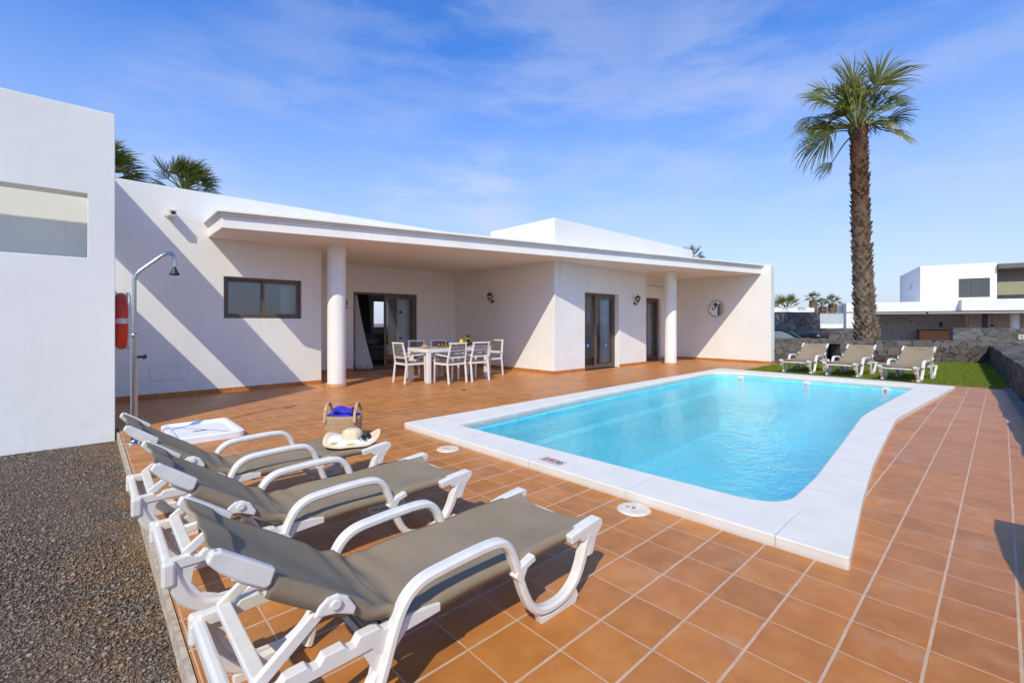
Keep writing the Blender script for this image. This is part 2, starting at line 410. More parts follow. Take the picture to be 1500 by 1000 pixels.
def rounded(P, rads, k=6):
    out = []; n = len(P)
    for i in range(n):
        p = Vector(P[i]); a = (Vector(P[i-1])-p); b = (Vector(P[(i+1) % n])-p); r = rads[i]
        if r <= 0: out.append(tuple(p)); continue
        a = p + a.normalized()*r; b = p + b.normalized()*r
        for j in range(k+1):
            t = j/k; out.append(tuple(a*(1-t)**2 + p*2*t*(1-t) + b*t*t))
    return out
pool_in = rounded([(3.32,4.52),(3.42,1.01),(4.3,1.03),(5.65,1.13),(7.45,1.27),(7.85,1.275),(11.9,1.14),(11.95,4.98),(9.9,4.93),(6.5,4.78)],
                  [.05,.30,0,0,.15,.15,.03,.75,0,0])
pool_in_low = pool_in
outer_c = [(2.885,5.06),(2.93,.545),(4.05,.675),(5.1,.775),(6.49,.865),(7.6,.93),(7.95,.925),(12.4,.625),(12.68,5.26),(10.,5.21),(6.5,5.14)]
outer_c = rounded(outer_c, [.03,.03,0,0,0,.1,.1,.02,.05,0,0], 4)

cx_, cy_ = 7.8, 2.95
hole_c = [(cx_+(p[0]-cx_)*(1-.12/max(.5,abs(p[0]-cx_))), cy_+(p[1]-cy_)*(1-.12/max(.5,abs(p[1]-cy_)))) for p in outer_c]
f = holed_sheet([(.3,-.9),(13.08,-.9),(13.08,4.88),(16.4,4.88),(16.4,16),(.3,16)],
                hole_c, 0, 'patio_floor', TILE)
tag(f, kind='structure')
k = MB(); k.box(.275,-.9,-.12,.297,7.2,-.003); k.box(.275,7.46,-.12,.297,9.99,-.003)
struct(k, 'patio_edge', basic('edge_mortar', (.52,.42,.31,1), .9, var=.2, scale=20, bump=.6))
# raised white coping with real joints
cop = MB()
no, ni = len(outer_c), len(pool_in)
def ringface(mb, A, B, za, zb):
    V = [(p[0],p[1],za) for p in A] + [(p[0],p[1],zb) for p in B]; n = len(A)
    mb.add(V, [(i, (i+1) % n, n+(i+1) % n, n+i) for i in range(n)], True)
pool = thing('swimming_pool', 'rectangular blue swimming pool with raised white coping and a bent right side', 'swimming pool', (0,0,0))
bm = bmesh.new()
def brings(P, z): return [bm.verts.new((p[0], p[1], z)) for p in P]
def cen(P): return (sum(p[0] for p in P)/len(P), sum(p[1] for p in P)/len(P))
def offset(P, d):
    out = []; n = len(P)
    for i in range(n):
        a = Vector(P[i-1]); p = Vector(P[i]); b = Vector(P[(i+1) % n])
        t = ((p-a).normalized() + (b-p).normalized()); t.normalize(); nn = Vector((-t.y, t.x))
        out.append(tuple(p + nn*d))
    return out
# polygons run counter-clockwise, so +d moves inwards
def area(P): return sum(P[i-1][0]*P[i][1]-P[i][0]*P[i-1][1] for i in range(len(P)))/2
if area(outer_c) < 0: outer_c.reverse()
if area(pool_in) < 0: pool_in.reverse()
def skirt(A, za, B, zb):
    n = len(A)
    for i in range(n): bm.faces.new((A[i], A[(i+1) % n], B[(i+1) % n], B[i]))
T = .068
o0 = brings(outer_c, -.03); o1 = brings(outer_c, T-.006); o2 = brings(offset(outer_c, .006), T)
skirt(o0, 0, o1, 0); skirt(o1, 0, o2, 0)
i2 = brings(offset(pool_in, -.018), T); i1 = brings(offset(pool_in, -.004), T-.008); i15 = brings(pool_in, T-.026); i0 = brings(offset(pool_in, -.006), -.02); ib = brings(offset(pool_in, -.03), -.03)
skirt(i1, 0, i2, 0); skirt(i15, 0, i1, 0); skirt(i0, 0, i15, 0); skirt(ib, 0, i0, 0)
def loop(R_): return [bm.edges.get((R_[i], R_[(i+1) % len(R_)])) for i in range(len(R_))]
bmesh.ops.triangle_fill(bm, edges=loop(o2)+loop(i2), use_beauty=True)
bmesh.ops.recalc_face_normals(bm, faces=bm.faces)
me = bpy.data.meshes.new('coping'); bm.to_mesh(me); bm.free()
t = NT('pool_coping'); p = t.pos(); x, y, z = t.n('ShaderNodeSeparateXYZ', {0: p}).outputs
def joint(v, o, s_, w=.0032):
    wv = t.math('ADD', v, t.math('MULTIPLY', t.math('SUBTRACT', t.noise(p, 3, 3), .5), .04))
    q = t.math('FRACT', t.math('DIVIDE', t.math('SUBTRACT', wv, o), s_))
    d = t.math('MULTIPLY', t.math('MINIMUM', q, t.math('SUBTRACT', 1., q)), s_)
    return t.n('ShaderNodeMapRange', {0: d, 1: w*.4, 2: w*1.6, 3: 1., 4: 0.}).outputs[0]
jx = t.math('MULTIPLY', joint(x, 3.95, .5), t.n('ShaderNodeMapRange', {0: x, 1: 3.5, 2: 3.6, 3: 0., 4: 1.}).outputs[0])
jy = t.math('MULTIPLY', joint(y, 1.9, 1.0), t.n('ShaderNodeMapRange', {0: x, 1: 3.4, 2: 3.5, 3: 1., 4: 0.}).outputs[0])
j = t.math('MAXIMUM', jx, jy)
n1 = t.noise(p, 4, 5, .65); n2 = t.noise(p, 120, 3, .6)
c = t.ramp(n1, [(.3, (.68,.65,.57)), (.6, (.74,.708,.62))])
low = t.n('ShaderNodeMapRange', {0: z, 1: .0, 2: .03, 3: .8, 4: 0.}).outputs[0]
c = t.mix(t.math('MULTIPLY', low, t.noise(p, 30, 5, .7)), c, (.38,.31,.24,1))
c = t.mix(t.math('MULTIPLY', j, t.n('ShaderNodeMapRange', {0: t.noise(p, 2, 3), 1: .35, 2: .6, 3: .35, 4: .9}).outputs[0]), c, (.42,.40,.37,1))
h = t.math('SUBTRACT', t.math('ADD', t.math('MULTIPLY', n2, .35), n1), t.math('MULTIPLY', j, .8))
me.materials.append(t.pbr(c, .8, t.bump(h, .5, .004), spec=.2))
o = bpy.data.objects.new('coping', me); COL.objects.link(o); o.parent = pool

# basin
def m_basin():
    t = NT('pool_paint'); p = t.pos(); x, y, z = t.n('ShaderNodeSeparateXYZ', {0: p}).outputs
    n = t.math('ADD', t.math('MULTIPLY', t.noise(p, 1.6, 4), .5), t.math('MULTIPLY', t.noise(p, 6.5, 3), .5))
    c = t.ramp(n, [(.36, (.15,.70,.78)), (.64, (.29,.86,.90))])
    deep = t.n('ShaderNodeMapRange', {0: z, 1: -.25, 2: -1.25, 3: 0., 4: .55}).outputs[0]
    ripple = t.noise(t.n('ShaderNodeMapping', {'Vector': p, 'Scale': (1,1,3)}).outputs[0], 9, 3, .5)
    return t.pbr(c, .6, t.bump(ripple, .15, .02), spec=.2)
BAS = m_basin()
b = MB(); wl = offset(pool_in, -.012)
D0 = -1.35
n = len(wl)
b.add([(p[0],p[1],-.025) for p in wl]+[(p[0],p[1],D0) for p in wl], [((i+1) % n, i, n+i, n+(i+1) % n) for i in range(n)], True)
b.add([(p[0],p[1],D0) for p in wl], [tuple(range(n))])
b.build('basin', BAS, pool)
# bench step under water along the left side and in the near left corner
s_ = MB(); s_.prism([(3.33,4.4),(11.6,4.83),(11.6,5.0),(9.9,4.94),(6.5,4.79),(3.33,4.53)], -1.4, -.42)
s_.prism([(3.33,3.95),(4.1,3.98),(4.15,4.42),(3.33,4.38)], -1.4, -.52)
s_.build('underwater_step', BAS, pool, bevel=.02)
w = MB(); w.add([(p[0],p[1],-.062) for p in offset(pool_in, -.006)], [tuple(range(n))])
w.build('water', WATER, pool)
# grout line of mosaic at waterline is not visible; return inlets on the far wall
for (Y, Z) in ((4.43,-.10),(3.02,-.10),(1.62,-.09)):
    q = MB(); xw = 11.905 if Y > 1 else 11.9
    def disc(r, d0, d1, mb):
        a = [(xw-d0, Y+r*math.cos(2*math.pi*i/20), Z+r*math.sin(2*math.pi*i/20)) for i in range(20)]
        c_ = [(xw-d1, Y+r*.86*math.cos(2*math.pi*i/20), Z+r*.86*math.sin(2*math.pi*i/20)) for i in range(20)]
        mb.add(a+c_, [tuple(range(20,40))]+[(i,(i+1)%20,20+(i+1)%20,20+i) for i in range(20)])
    disc(.085, -.03, .03, q); o = q.build('return_inlet', WHITE, pool)
    q = MB(); disc(.036, .031, .036, q); q.build('nozzle', DARK, o)
# depth marker plate set on the coping
mk = thing('depth_marker', 'small grey plate with number and no-diving symbol set in the near coping', 'sign', (3.045,2.735,T+.001))
q = MB(); q.box(-.062,-.125,0,.062,.125,.005); q.build('plate', basic('marker_grey', (.52,.52,.52,1), .4), mk, bevel=.002)
def text(body, size, mat, parent, loc, rot, name='lettering', ext=.0008, align='CENTER'):
    cu = bpy.data.curves.new(name, 'FONT'); cu.body = body; cu.size = size; cu.extrude = ext; cu.align_x = align; cu.align_y = 'CENTER'
    ob = bpy.data.objects.new(name, cu); COL.objects.link(ob)
    dg = bpy.context.evaluated_depsgraph_get(); dg.update()
    me = bpy.data.meshes.new_from_object(ob.evaluated_get(dg)); bpy.data.objects.remove(ob)
    me.materials.clear(); me.materials.append(mat)
    o = bpy.data.objects.new(name, me); COL.objects.link(o); o.parent = parent; o.location = loc; o.rotation_euler = rot
    return o
RED = basic('sign_red', (.55,.03,.03,1), .5); INK = basic('sign_black', (.015,.015,.015,1), .5); BLUE = basic('sticker_blue', (.02,.06,.42,1), .5); LBLUE = basic('sticker_light_blue', (.06,.28,.72,1), .5)
text('1', .12, INK, mk, (0,.085,.006), (0,0,R(-90)), 'numeral')
text('.80', .115, RED, mk, (0,.01,.006), (0,0,R(-90)), 'numeral')
def annulus(mb, c, r0, r1, n=24, z=0.0, th=.001):
    V = []; F = []
    for kk in range(n):
        a = 2*math.pi*kk/n
        for r_, zz in ((r0,0),(r1,0),(r1,th),(r0,th)): V.append((c[0]+r_*math.cos(a), c[1]+r_*math.sin(a), z+zz))
    for kk in range(n):
        q_ = (kk+1) % n
        for a, b_ in ((0,1),(1,2),(2,3),(3,0)): F.append((kk*4+a, kk*4+b_, q_*4+b_, q_*4+a))
    mb.add(V, F)
q = MB(); annulus(q, (0,-.085), .024, .032, z=.0055); q.bar((-.02,-.105,.0062),(.02,-.065,.0062),.006,.001); q.bar((-.01,-.07,.0062),(.012,-.098,.0062),.004,.001)
q.build('no_diving_symbol', INK, mk)
# skimmer and drain lids
LID = basic('cream_lid', (.74,.66,.52,1), .45, var=.08, scale=18)
lid = thing('skimmer_lid', 'round cream skimmer lid on the tiles nearest the front sunbed', 'pool lid', (2.80,1.755,0), .3, 'round lids set in the tiles by the pool')
q = MB(); q.lathe([(0,.011),(.09,.011),(.108,.009),(.117,.001),(.117,-.003)], n=36); q.build('cover', LID, lid)
q = MB(); q.lathe([(.0,.0135),(.012,.0135),(.013,.0105)], n=12); q.box(-.004,.03,.011,.004,.055,.0145); q.build('finger_hole', basic('lid_dirt', (.22,.17,.12,1), .8), lid)
dup(lid, (2.735,3.90,0), 1.1, 'round cream skimmer lid half against the coping near the middle sunbed foot')
dr = thing('floor_drain', 'small metal floor drain in the tiles in front of the dining table', 'drain', (5.38,7.13,0))
q = MB(); q.lathe([(0,.004),(.055,.004),(.06,0)], n=24); q.build('rim', STEEL, dr); q = MB()
for i in range(-3,4): q.box(-.035,i*.012-.002,.0042,.035,i*.012+.002,.0062)
q.build('grate', DARK, dr)

# ------------------------------------------------------------------ lawn
lawn_poly = [(13.13,4.84),(13.13,-.15),(16.,.02),(21.2,.30),(20.9,1.5),(19.1,3.1),(17.7,4.25),(16.55,4.9),(16.42,4.84)]
def inside(x, y, P):
    c_ = False
    for i in range(len(P)):
        (x1,y1),(x2,y2) = P[i-1], P[i]
        if (y1 > y) != (y2 > y) and x < (x2-x1)*(y-y1)/(y2-y1)+x1: c_ = not c_
    return c_
q = MB(); q.prism(lawn_poly, -.11, .008)
struct(q, 'lawn', basic('turf_base', (.12,.165,.010,1), .95, var=.25, scale=9, bump=.8, bs=150))
q = MB(); q.box(13.083,-.6,-.1,13.127,4.86,.011); struct(q, 'lawn_edging', basic('edging_clay', (.36,.19,.10,1), .8, var=.2))
def grass():
    rng = np.random.default_rng(5); N = 150000
    X = rng.uniform(13.13, 20.8, N); Y = rng.uniform(-.1, 4.84, N)
    yb = -.15 + (X-13.13)*.055
    m = (Y > yb) & (depth(X, Y) < 14.9-.02) & ~((X > 17.6) & (Y > 1.9) & (X < 20.5) & (depth(X,Y) > 14.15))
    X = X[m]; Y = Y[m]; n = len(X)
    h = rng.uniform(.018,.042,n); a = rng.uniform(0,6.283,n); w_ = .0035; l = rng.normal(0,.014,(n,2))
    dx = np.cos(a)*w_; dy = np.sin(a)*w_
    V = np.stack([np.stack([X-dx,Y-dy,np.full(n,.006)],-1), np.stack([X+dx,Y+dy,np.full(n,.006)],-1), np.stack([X+l[:,0],Y+l[:,1],h+.006],-1)], 1).reshape(-1,3)
    F = np.arange(n*3)
    me = bpy.data.meshes.new('grass'); me.vertices.add(n*3); me.vertices.foreach_set('co', V.ravel())
    me.loops.add(n*3); me.loops.foreach_set('vertex_index', F.astype(np.int32)); me.polygons.add(n); me.polygons.foreach_set('loop_start', np.arange(0,n*3,3,dtype=np.int32))
    me.update(calc_edges=True)
    at = me.attributes.new('tint','FLOAT','POINT'); at.data.foreach_set('value', np.repeat(rng.random(n),3))
    me.materials.append(m_leaf('grass_blade', (.13,.19,.008,1), (.21,.27,.014,1), (.32,.34,.04,1)))
    o = bpy.data.objects.new('grass', me); COL.objects.link(o)
    tag(o, 'short bright green artificial grass under the far sunbeds', 'grass', kind='stuff')
grass()
q = MB(); q.prism([(17.75,4.15),(19.05,3.02),(20.9,1.45),(20.75,1.25),(18.6,2.2),(17.1,3.9)], -.05, .022)
struct(q, 'gravel_bed', basic('pale_gravel', (.36,.31,.25,1), .95, var=.35, scale=40, bump=1., bs=90))

# ------------------------------------------------------------------ stone walls
def stone_wall(name, label, pts, th, h, mat, z0=-.45, seg=.22, jag=.03, lean=0, group=None, parent=None):
    """wall that follows a ground polyline, with an uneven hand-laid face and top"""
    mb = MB(); P = [Vector(p) for p in pts]; line = []
    for a, b_ in zip(P[:-1], P[1:]):
        nseg = max(1, int((b_-a).length/seg))
        for i in range(nseg): line.append(a+(b_-a)*(i/nseg))
    line.append(P[-1]); L = len(line); V = []; F = []
    nz = max(2, int((h-z0)/.16)); M = nz+1+3+nz
    for i, p in enumerate(line):
        d = (line[min(i+1,L-1)]-line[max(i-1,0)]).normalized(); nn = Vector((-d.y, d.x))
        def jit(q, s): return noise.noise(Vector(q)*2.3)*s + noise.noise(Vector(q)*7.1)*s*.6
        for j in range(nz+1):
            z = z0+(h-z0)*j/nz; q_ = (p.x, p.y, z); o_ = jit(q_, jag)
            V.append((p.x+nn.x*o_, p.y+nn.y*o_, z + (jit((p.x,p.y,9), jag*.9) if j == nz else 0)))
        for kk in (1,2,3):
            q2 = p+nn*(th*kk/4); V.append((q2.x, q2.y, h+.015+jit((q2.x,q2.y,5), jag*1.1)))
        for j in range(nz, -1, -1):
            z = z0+(h-z0)*j/nz; q2 = p+nn*th; o_ = jit((q2.x,q2.y,z), jag)
            V.append((q2.x+nn.x*o_, q2.y+nn.y*o_, z + (jit((q2.x,q2.y,9), jag*.9) if j == nz else 0)))
    K = len(V)//L
    for i in range(L-1):
        for j in range(K-1): F.append((i*K+j, (i+1)*K+j, (i+1)*K+j+1, i*K+j+1))
    F.append(tuple(range(K))); F.append(tuple(range((L-1)*K, L*K))[::-1])
    mb.add(V, F)
    o = mb.build(name, mat, parent)
    bm = bmesh.new(); bm.from_mesh(o.data); bmesh.ops.recalc_face_normals(bm, faces=bm.faces); bm.to_mesh(o.data); bm.free()
    if label: tag(o, label, 'stone wall', group)
    return o
def at(px, D):       # a point on the ground, D metres ahead of the camera and px across the photo
    a = (px-750)/670.; return (.6823*D+.7311*a*D, .7311*D-.6823*a*D)
stone_wall('stone_wall', 'low sandy stone wall between the villa and the added shade recess', [at(1212,15.15), at(1090,15.3)], -.45, .765, STONE_S, group=None)
stone_wall('stone_wall', 'low dark basalt wall behind the far sunbeds and palm', [at(1450,14.9), at(1231,15.1)], -.45, .70, STONE)
wn = thing('shade_recess', 'recess added to the low wall to hold a dark patch of shade behind the first far sunbed', 'shade recess', at(1221,15.9)+(0,))  # recess and top slab added only to shade this stretch of wall
c0 = Vector(at(1221,15.9))
def rel(p): return (p[0]-c0.x, p[1]-c0.y)
stone_wall('recess_back', None, [rel(at(1234,15.95)), rel(at(1209,15.95))], -.3, .60, STONE, parent=wn)
q = MB(); A = [rel(at(1211.5,15.12)), rel(at(1231.5,15.1)), rel(at(1232,16.2)), rel(at(1211,16.2))]
q.prism([A[1],A[2],A[3],A[0]], .60, .725); q.build('shade_slab', STONE, wn, bevel=.015)
stone_wall('garden_wall', 'dark basalt garden wall running along the right of the patio, in its own shade', [(4.6,-.56),(5.6,-.50),(8.,-.385),(11.,-.245),(14.,-.10),(18.,.10),(22.2,.31)], -.62, .58, STONE, z0=-.15, jag=.035)
stone_wall('shadow_wall_stub', 'unseen taller end of the right garden wall, shaped to cast the shadow on the near tiles', [(1.0,-.80),(2.3,-.62),(3.0,-.50),(3.68,-.45)], -.6, .88, STONE, z0=-.15, jag=.03)  # out of view; placed and shaped for its shadow on the tiles
q = MB(); q.box(6.,-.42,-.05,6.01,-.4,0)
q = MB(); q.prism([(5.6,-.54),(13.3,-.19),(13.25,-.02),(9.,-.21),(5.6,-.36)], -.05, .03)
struct(q, 'kerb', basic('kerb_concrete', (.27,.24,.21,1), .95, var=.25, scale=9, bump=1.))
stone_wall('stone_wall', 'tall grey stone wall across the road behind the parked car', [at(1201.5,23.), at(1060,23.4)], -.5, 1.84, STONE_F, z0=-.6, seg=.35)
stone_wall('stone_wall', 'mid-height grey stone wall across the road left of the big palm', [at(1290,23.), at(1202.5,22.9)], -.45, 1.01, STONE_F, z0=-.6, seg=.35)
stone_wall('stone_wall', 'grey stone wall in front of the neighbouring house at the far right', [at(1590,21.5), at(1396,24.)], -.8, 1.02, STONE_F, z0=-.6, seg=.35)
pq = thing('number_plaque', 'small cream plaque marked E on the far right stone wall', 'plaque', at(1497,22.35)+(.62,), math.atan2(-.6823-.05,.7311)+0)
q = MB(); q.box(-.13,-.02,-.12,.13,0,.12); q.build('plate', basic('plaque_cream', (.6,.55,.42,1), .6), pq, bevel=.01)
text('E', .2, INK, pq, (0,-.021,0), (R(90),0,0), 'letter')
pq.rotation_euler = (0,0,math.atan2(at(1590,21.5)[1]-at(1396,24.)[1], at(1590,21.5)[0]-at(1396,24.)[0]))

# ------------------------------------------------------------------ the villa
house = thing('villa', 'long white single-storey villa with a covered porch, two round columns and bronze doors', 'house', (0,0,0))
WIN = (1.91,3.31,1.39,2.18); DA = (5.32,7.30,.0,2.15); DB = (9.95,11.58,0,2.14); DC = (13.6,15.18,0,2.18)
q = MB(); q.wall('x', 10.0, .25, -4, 3.72, -.1, 3.7, [WIN]); q.wall('y', 3.47, .25, 10.25, 12.0, -.1, 3.13); q.build('wall', PL, house, merge=True, bevel=.008)
q = MB(); q.wall('x', 12.0, .25, 3.47, 8.70, -.1, 3.13, [DA]); q.build('wall', PL, house, merge=True, bevel=.006)
q = MB(); q.wall('y', 8.70, .25, 7.75, 12.25, -.1, 3.13); q.wall('x', 7.75, .25, 8.95, 13.1, -.1, 3.13, [DB]); q.build('wall', PL, house, bevel=.008, merge=True)
q = MB(); q.wall('y', 12.85, .25, 8.0, 8.65, -.1, 3.13); q.wall('x', 8.4, .25, 13.1, 15.95, -.1, 3.13, [DC]); q.build('wall', PL, house, bevel=.006, merge=True)
q = MB(); q.box(15.95,5.02,-.1,16.28,16,3.13); q.build('end_wall', PL, house, bevel=.01)
q = MB(); q.box(3.7215,10.0,3.132,8.6985,10.25,3.7); q.box(-4,10.25,3.45,8.7,15.8,3.6); q.wall('x', 15.8, .2, -4, 15.95, -.1, 3.7, [(7.78,8.35,1.15,2.1)])
q.box(-4.2,10.0,-.1,-4.0,16,3.7); q.build('parapet', PL, house, bevel=.01)
q = MB(); q.box(8.70,7.75,3.134,16.3,10.25,3.97); q.build('roof_block', PL, house, bevel=.012)
q = MB(); q.box(3.73,12.26,2.7,15.9,15.78,2.9); q.box(8.96,8.01,2.7,12.84,12.24,2.9); q.box(-3.9,10.26,2.7,3.46,15.78,2.9); q.box(12.86,8.66,2.7,15.94,12.2,2.9); q.build('room_ceiling', ROOM, house)
for B_ in ((9.0,12.3,9.1,15.7),(4.2,12.27,4.3,15.7),(8.96,11.,12.84,11.1),(13.2,10.5,15.9,10.6),(-3.9,13,3.4,13.1)):
    q = MB(); q.box(B_[0],B_[1],0,B_[2],B_[3],2.69); q.build('room_wall', ROOM, house)
# canopy slab with coping lip
def cl(x): return 8.84-.2476*(x-1.64)
slab = [(1.66,9.998),(1.66,cl(1.66)),(16.30,cl(16.3)),(16.30,8.398),(13.1,8.398),(13.1,7.748),(8.698,7.748),(8.698,11.998),(3.722,11.998),(3.722,9.998)]
q = MB(); q.prism(slab, 2.882, 3.128); q.build('canopy', PL2, house, bevel=.006)
q = MB(); o1_ = .075
q.prism([(1.66-o1_,9.996),(1.66-o1_,cl(1.6)-.09),(16.38,cl(16.38)-.085),(16.38,cl(16.38)+.5),(1.9,cl(1.9)+.5),(1.9,9.996)], 3.131, 3.175)
q.prism([(1.66-.03,9.996),(1.66-.03,cl(1.63)-.04),(16.34,cl(16.34)-.035),(16.34,cl(16.34)+.35),(1.8,cl(1.8)+.35),(1.8,9.996)], 3.095, 3.1302)
q.build('canopy_coping', PL, house, bevel=.006)
for (x, y) in ((3.755,9.275),(13.33,7.045)):
    q = MB(); q.lathe([(.178,.075),(.178,2.884)], (x,y,0), 48); col_ = q.build('column', PL, house)
    q = MB(); q.lathe([(.197,0),(.197,.078),(.178,.0785)], (x,y,0), 48)
    t = NT('column_tiles'); p = t.pos(); xx, yy, zz = t.n('ShaderNodeSeparateXYZ', {0: p}).outputs
    an = t.math('MULTIPLY', t.math('ARCTAN2', t.math('SUBTRACT', yy, y), t.math('SUBTRACT', xx, x)), 26/(2*math.pi))
    fr = t.math('FRACT', an); d_ = t.math('MINIMUM', fr, t.math('SUBTRACT', 1., fr))
    mk_ = t.n('ShaderNodeMapRange', {0: d_, 1: .05, 2: .09, 3: 0., 4: 1.}).outputs[0]
    m_ = t.pbr(t.mix(mk_, (.68,.52,.38,1), t.ramp(t.noise(p, 12), [(.3,(.36,.16,.06)),(.7,(.52,.27,.12))])), .5, t.bump(mk_, .4, .003))
    q.build('base_tiles', m_, col_)
# tiled skirting, proud of the wall by 1 cm
S = .078
for (x0,y0,x1,y1) in ((.28,9.988,3.72,9.9995),(3.72,10.0,3.732,11.99),(3.733,11.988,5.31,11.9995),(7.31,11.988,8.688,11.9995),(8.688,7.76,8.6995,11.987),
                      (8.688,7.738,9.94,7.7495),(11.59,7.738,13.112,7.7495),(13.1005,7.76,13.112,8.387),(15.19,8.388,15.938,8.3995),(15.938,5.03,15.9495,8.387),(15.938,5.008,16.28,5.0195)):
    q = MB(); q.box(x0,y0,.001,x1,y1,S); q.build('skirting', SKIRT, house)

# openings
def pane(x0, x1, z0, z1, y, parent, mat=GLASS, name='pane', th=.006):
    m = MB(); m.add([(x0,y,z0),(x1,y,z0),(x1,y,z1),(x0,y,z1)], [(0,1,2,3)]); return m.build(name, mat, parent)
def frame(x0, x1, z0, z1, y, w, d, parent, name='frame', mat=BROWN, bottom=True):
    m = MB(); m.box(x0,y,z0,x0+w,y+d,z1); m.box(x1-w,y,z0,x1,y+d,z1); m.box(x0+w,y,z1-w,x1-w,y+d,z1)
    if bottom: m.box(x0+w,y,z0,x1-w,y+d,z0+w)
    return m.build(name, mat, parent, bevel=.004)
wdw = frame(WIN[0]+.002, WIN[1]-.002, WIN[2]+.002, WIN[3]-.002, 10.035, .04, .09, house, 'window')
xm = 2.60
s1 = frame(WIN[0]+.045, xm+.03, WIN[2]+.045, WIN[3]-.045, 10.085, .045, .025, wdw, 'sash'); pane(WIN[0]+.09, xm-.015, WIN[2]+.09, WIN[3]-.09, 10.098, s1, GLASSW)
s2 = frame(xm-.03, WIN[1]-.045, WIN[2]+.045, WIN[3]-.045, 10.055, .05, .025, wdw, 'sash'); pane(xm+.02, WIN[1]-.095, WIN[2]+.095, WIN[3]-.095, 10.068, s2, GLASSW)
q = MB(); q.box(WIN[0]+.05,10.16,WIN[2]+.03,WIN[0]+.72,10.175,WIN[3]-.02); 
q = MB()
for i in range(1): q.box(3.02,10.4,1.3,3.22,10.42,2.16)
q.build('inner_shutter', basic('cream_shutter', (.6,.57,.5,1), .5), wdw, bevel=.004)
dA = frame(DA[0]+.002, DA[1]-.002, .002, DA[3]-.002, 12.06, .055, .14, house, 'sliding_door')
lf = frame(6.26, 7.24, .045, 2.09, 12.075, .075, .035, dA, 'door_leaf'); gp = pane(6.335, 7.165, .12, 2.015, 12.092, lf)
for z_ in (1.62, .85):
    m = MB(); m.prism([(6.79+.045*math.cos(a*.5236), z_+.045*math.sin(a*.5236)) for a in range(12)], 12.083, 12.089, 'y'); m.build('sticker', BLUE, lf)
lf = frame(6.30, 7.22, .045, 2.09, 12.125, .06, .03, dA, 'door_leaf'); pane(6.36,7.16,.11,2.03,12.14, lf)
# second door: two leaves, one slid half open
dB = frame(DB[0]+.002, DB[1]-.002, .002, DB[3]-.002, 7.90, .055, .12, house, 'sliding_door')
lf = frame(10.0, 10.92, .045, 2.08, 7.965, .06, .03, dB, 'door_leaf'); pane(10.06,10.86,.11,2.02,7.98,lf)
for z_ in (1.55,.66):
    m = MB(); m.prism([(10.36+.05*math.cos(a*.5236), z_+.05*math.sin(a*.5236)) for a in range(12)], 7.965, 7.972, 'y'); m.build('sticker', LBLUE, lf)
lf = frame(10.62, 11.53, .045, 2.08, 7.915, .075, .035, dB, 'door_leaf'); pane(10.695,11.455,.12,2.005,7.935,lf)
for z_ in (1.55,.66):
    m = MB(); m.prism([(11.16+.04*math.cos(a*.5236), z_+.04*math.sin(a*.5236)) for a in range(12)], 7.920, 7.927, 'y'); m.build('sticker', LBLUE, lf)
m = MB(); m.box(10.64,7.885,.95,10.665,7.915,1.13); m.build('handle', DARK, lf, bevel=.004)
dC = frame(DC[0]+.002, DC[1]-.002, .002, DC[3]-.002, 8.50, .055, .12, house, 'sliding_door')
lf = frame(14.3, 15.12, .045, 2.12, 8.52, .07, .035, dC, 'door_leaf'); pane(14.37,15.05,.12,2.05,8.54,lf)
for z_ in (1.55,.66):
    m = MB(); m.prism([(14.68+.045*math.cos(a*.5236), z_+.045*math.sin(a*.5236)) for a in range(12)], 8.523, 8.53, 'y'); m.build('sticker', LBLUE, lf)
# curtains
def curtain(name, x0, x1, y, z0, z1, mat, label, cat, folds=9, blow=0, x0b=None, x1b=None):
    m = MB(); x0b = x0 if x0b is None else x0b; x1b = x1 if x1b is None else x1b
    def fn(u, v):
        xa = x0+(x0b-x0)*v; xb = x1+(x1b-x1)*v
        return (xa+(xb-xa)*u, y+.03*math.sin(u*folds*2*math.pi)-blow*v*v*(.4+.6*u), z1+(z0-z1)*v)
    m.grid(fn, folds*10, 14); o = m.build(name, mat)
    s = o.modifiers.new('s','SOLIDIFY'); s.thickness = .004
    return tag(o, label, cat)
curtain('curtain', 5.42, 5.5, 12.20, .03, 2.08, CURT, 'white sheer curtain blowing out of the open left half of the patio door', 'curtain', 5, .32, 5.40, 5.84)
curtain('curtain', 6.80, 7.40, 12.31, .05, 2.1, CURT, 'white curtain gathered behind the glass of the patio door', 'curtain', 6)
curtain('curtain', 6.95, 7.45, 15.6, .8, 2.45, CURTG, 'dark grey curtain at the back window seen through the patio door', 'curtain', 6, 0, 6.75, 7.6)
curtain('curtain', 11.08, 11.56, 8.07, .04, 2.06, CURT, 'white curtain behind the right glass of the pool-side door', 'curtain', 6)
curtain('curtain', 14.85, 15.08, 8.75, .04, 2.1, CURT, 'pale curtain edge inside the far porch door', 'curtain', 4)
sofa = thing('sofa', 'grey sofa with loose cushions inside the open patio door', 'sofa', (7.3,14.3,0))
q = MB(); q.box(-.62,-.4,.1,1.1,.45,.42); q.build('base', SOFA, sofa, bevel=.03)
q = MB(); q.box(-.6,-.42,.425,.24,.3,.58); q.box(.26,-.42,.425,1.1,.3,.58); q.build('seat_cushion', SOFA, sofa, bevel=.05)
q = MB(); q.box(-.62,.3,.425,.25,.5,.95); q.box(.27,.3,.425,1.1,.5,.95); q.build('back_cushion', SOFA, sofa, bevel=.06)
cu = MB(); cu.ball((6.88,14.02,.70), .2, 14, (1,.35,.55)); tag(cu.build('cushion', basic('blue_grey_cushion', (.25,.30,.33,1), .95)), 'pale blue-grey cushion lying on the grey sofa', 'cushion')

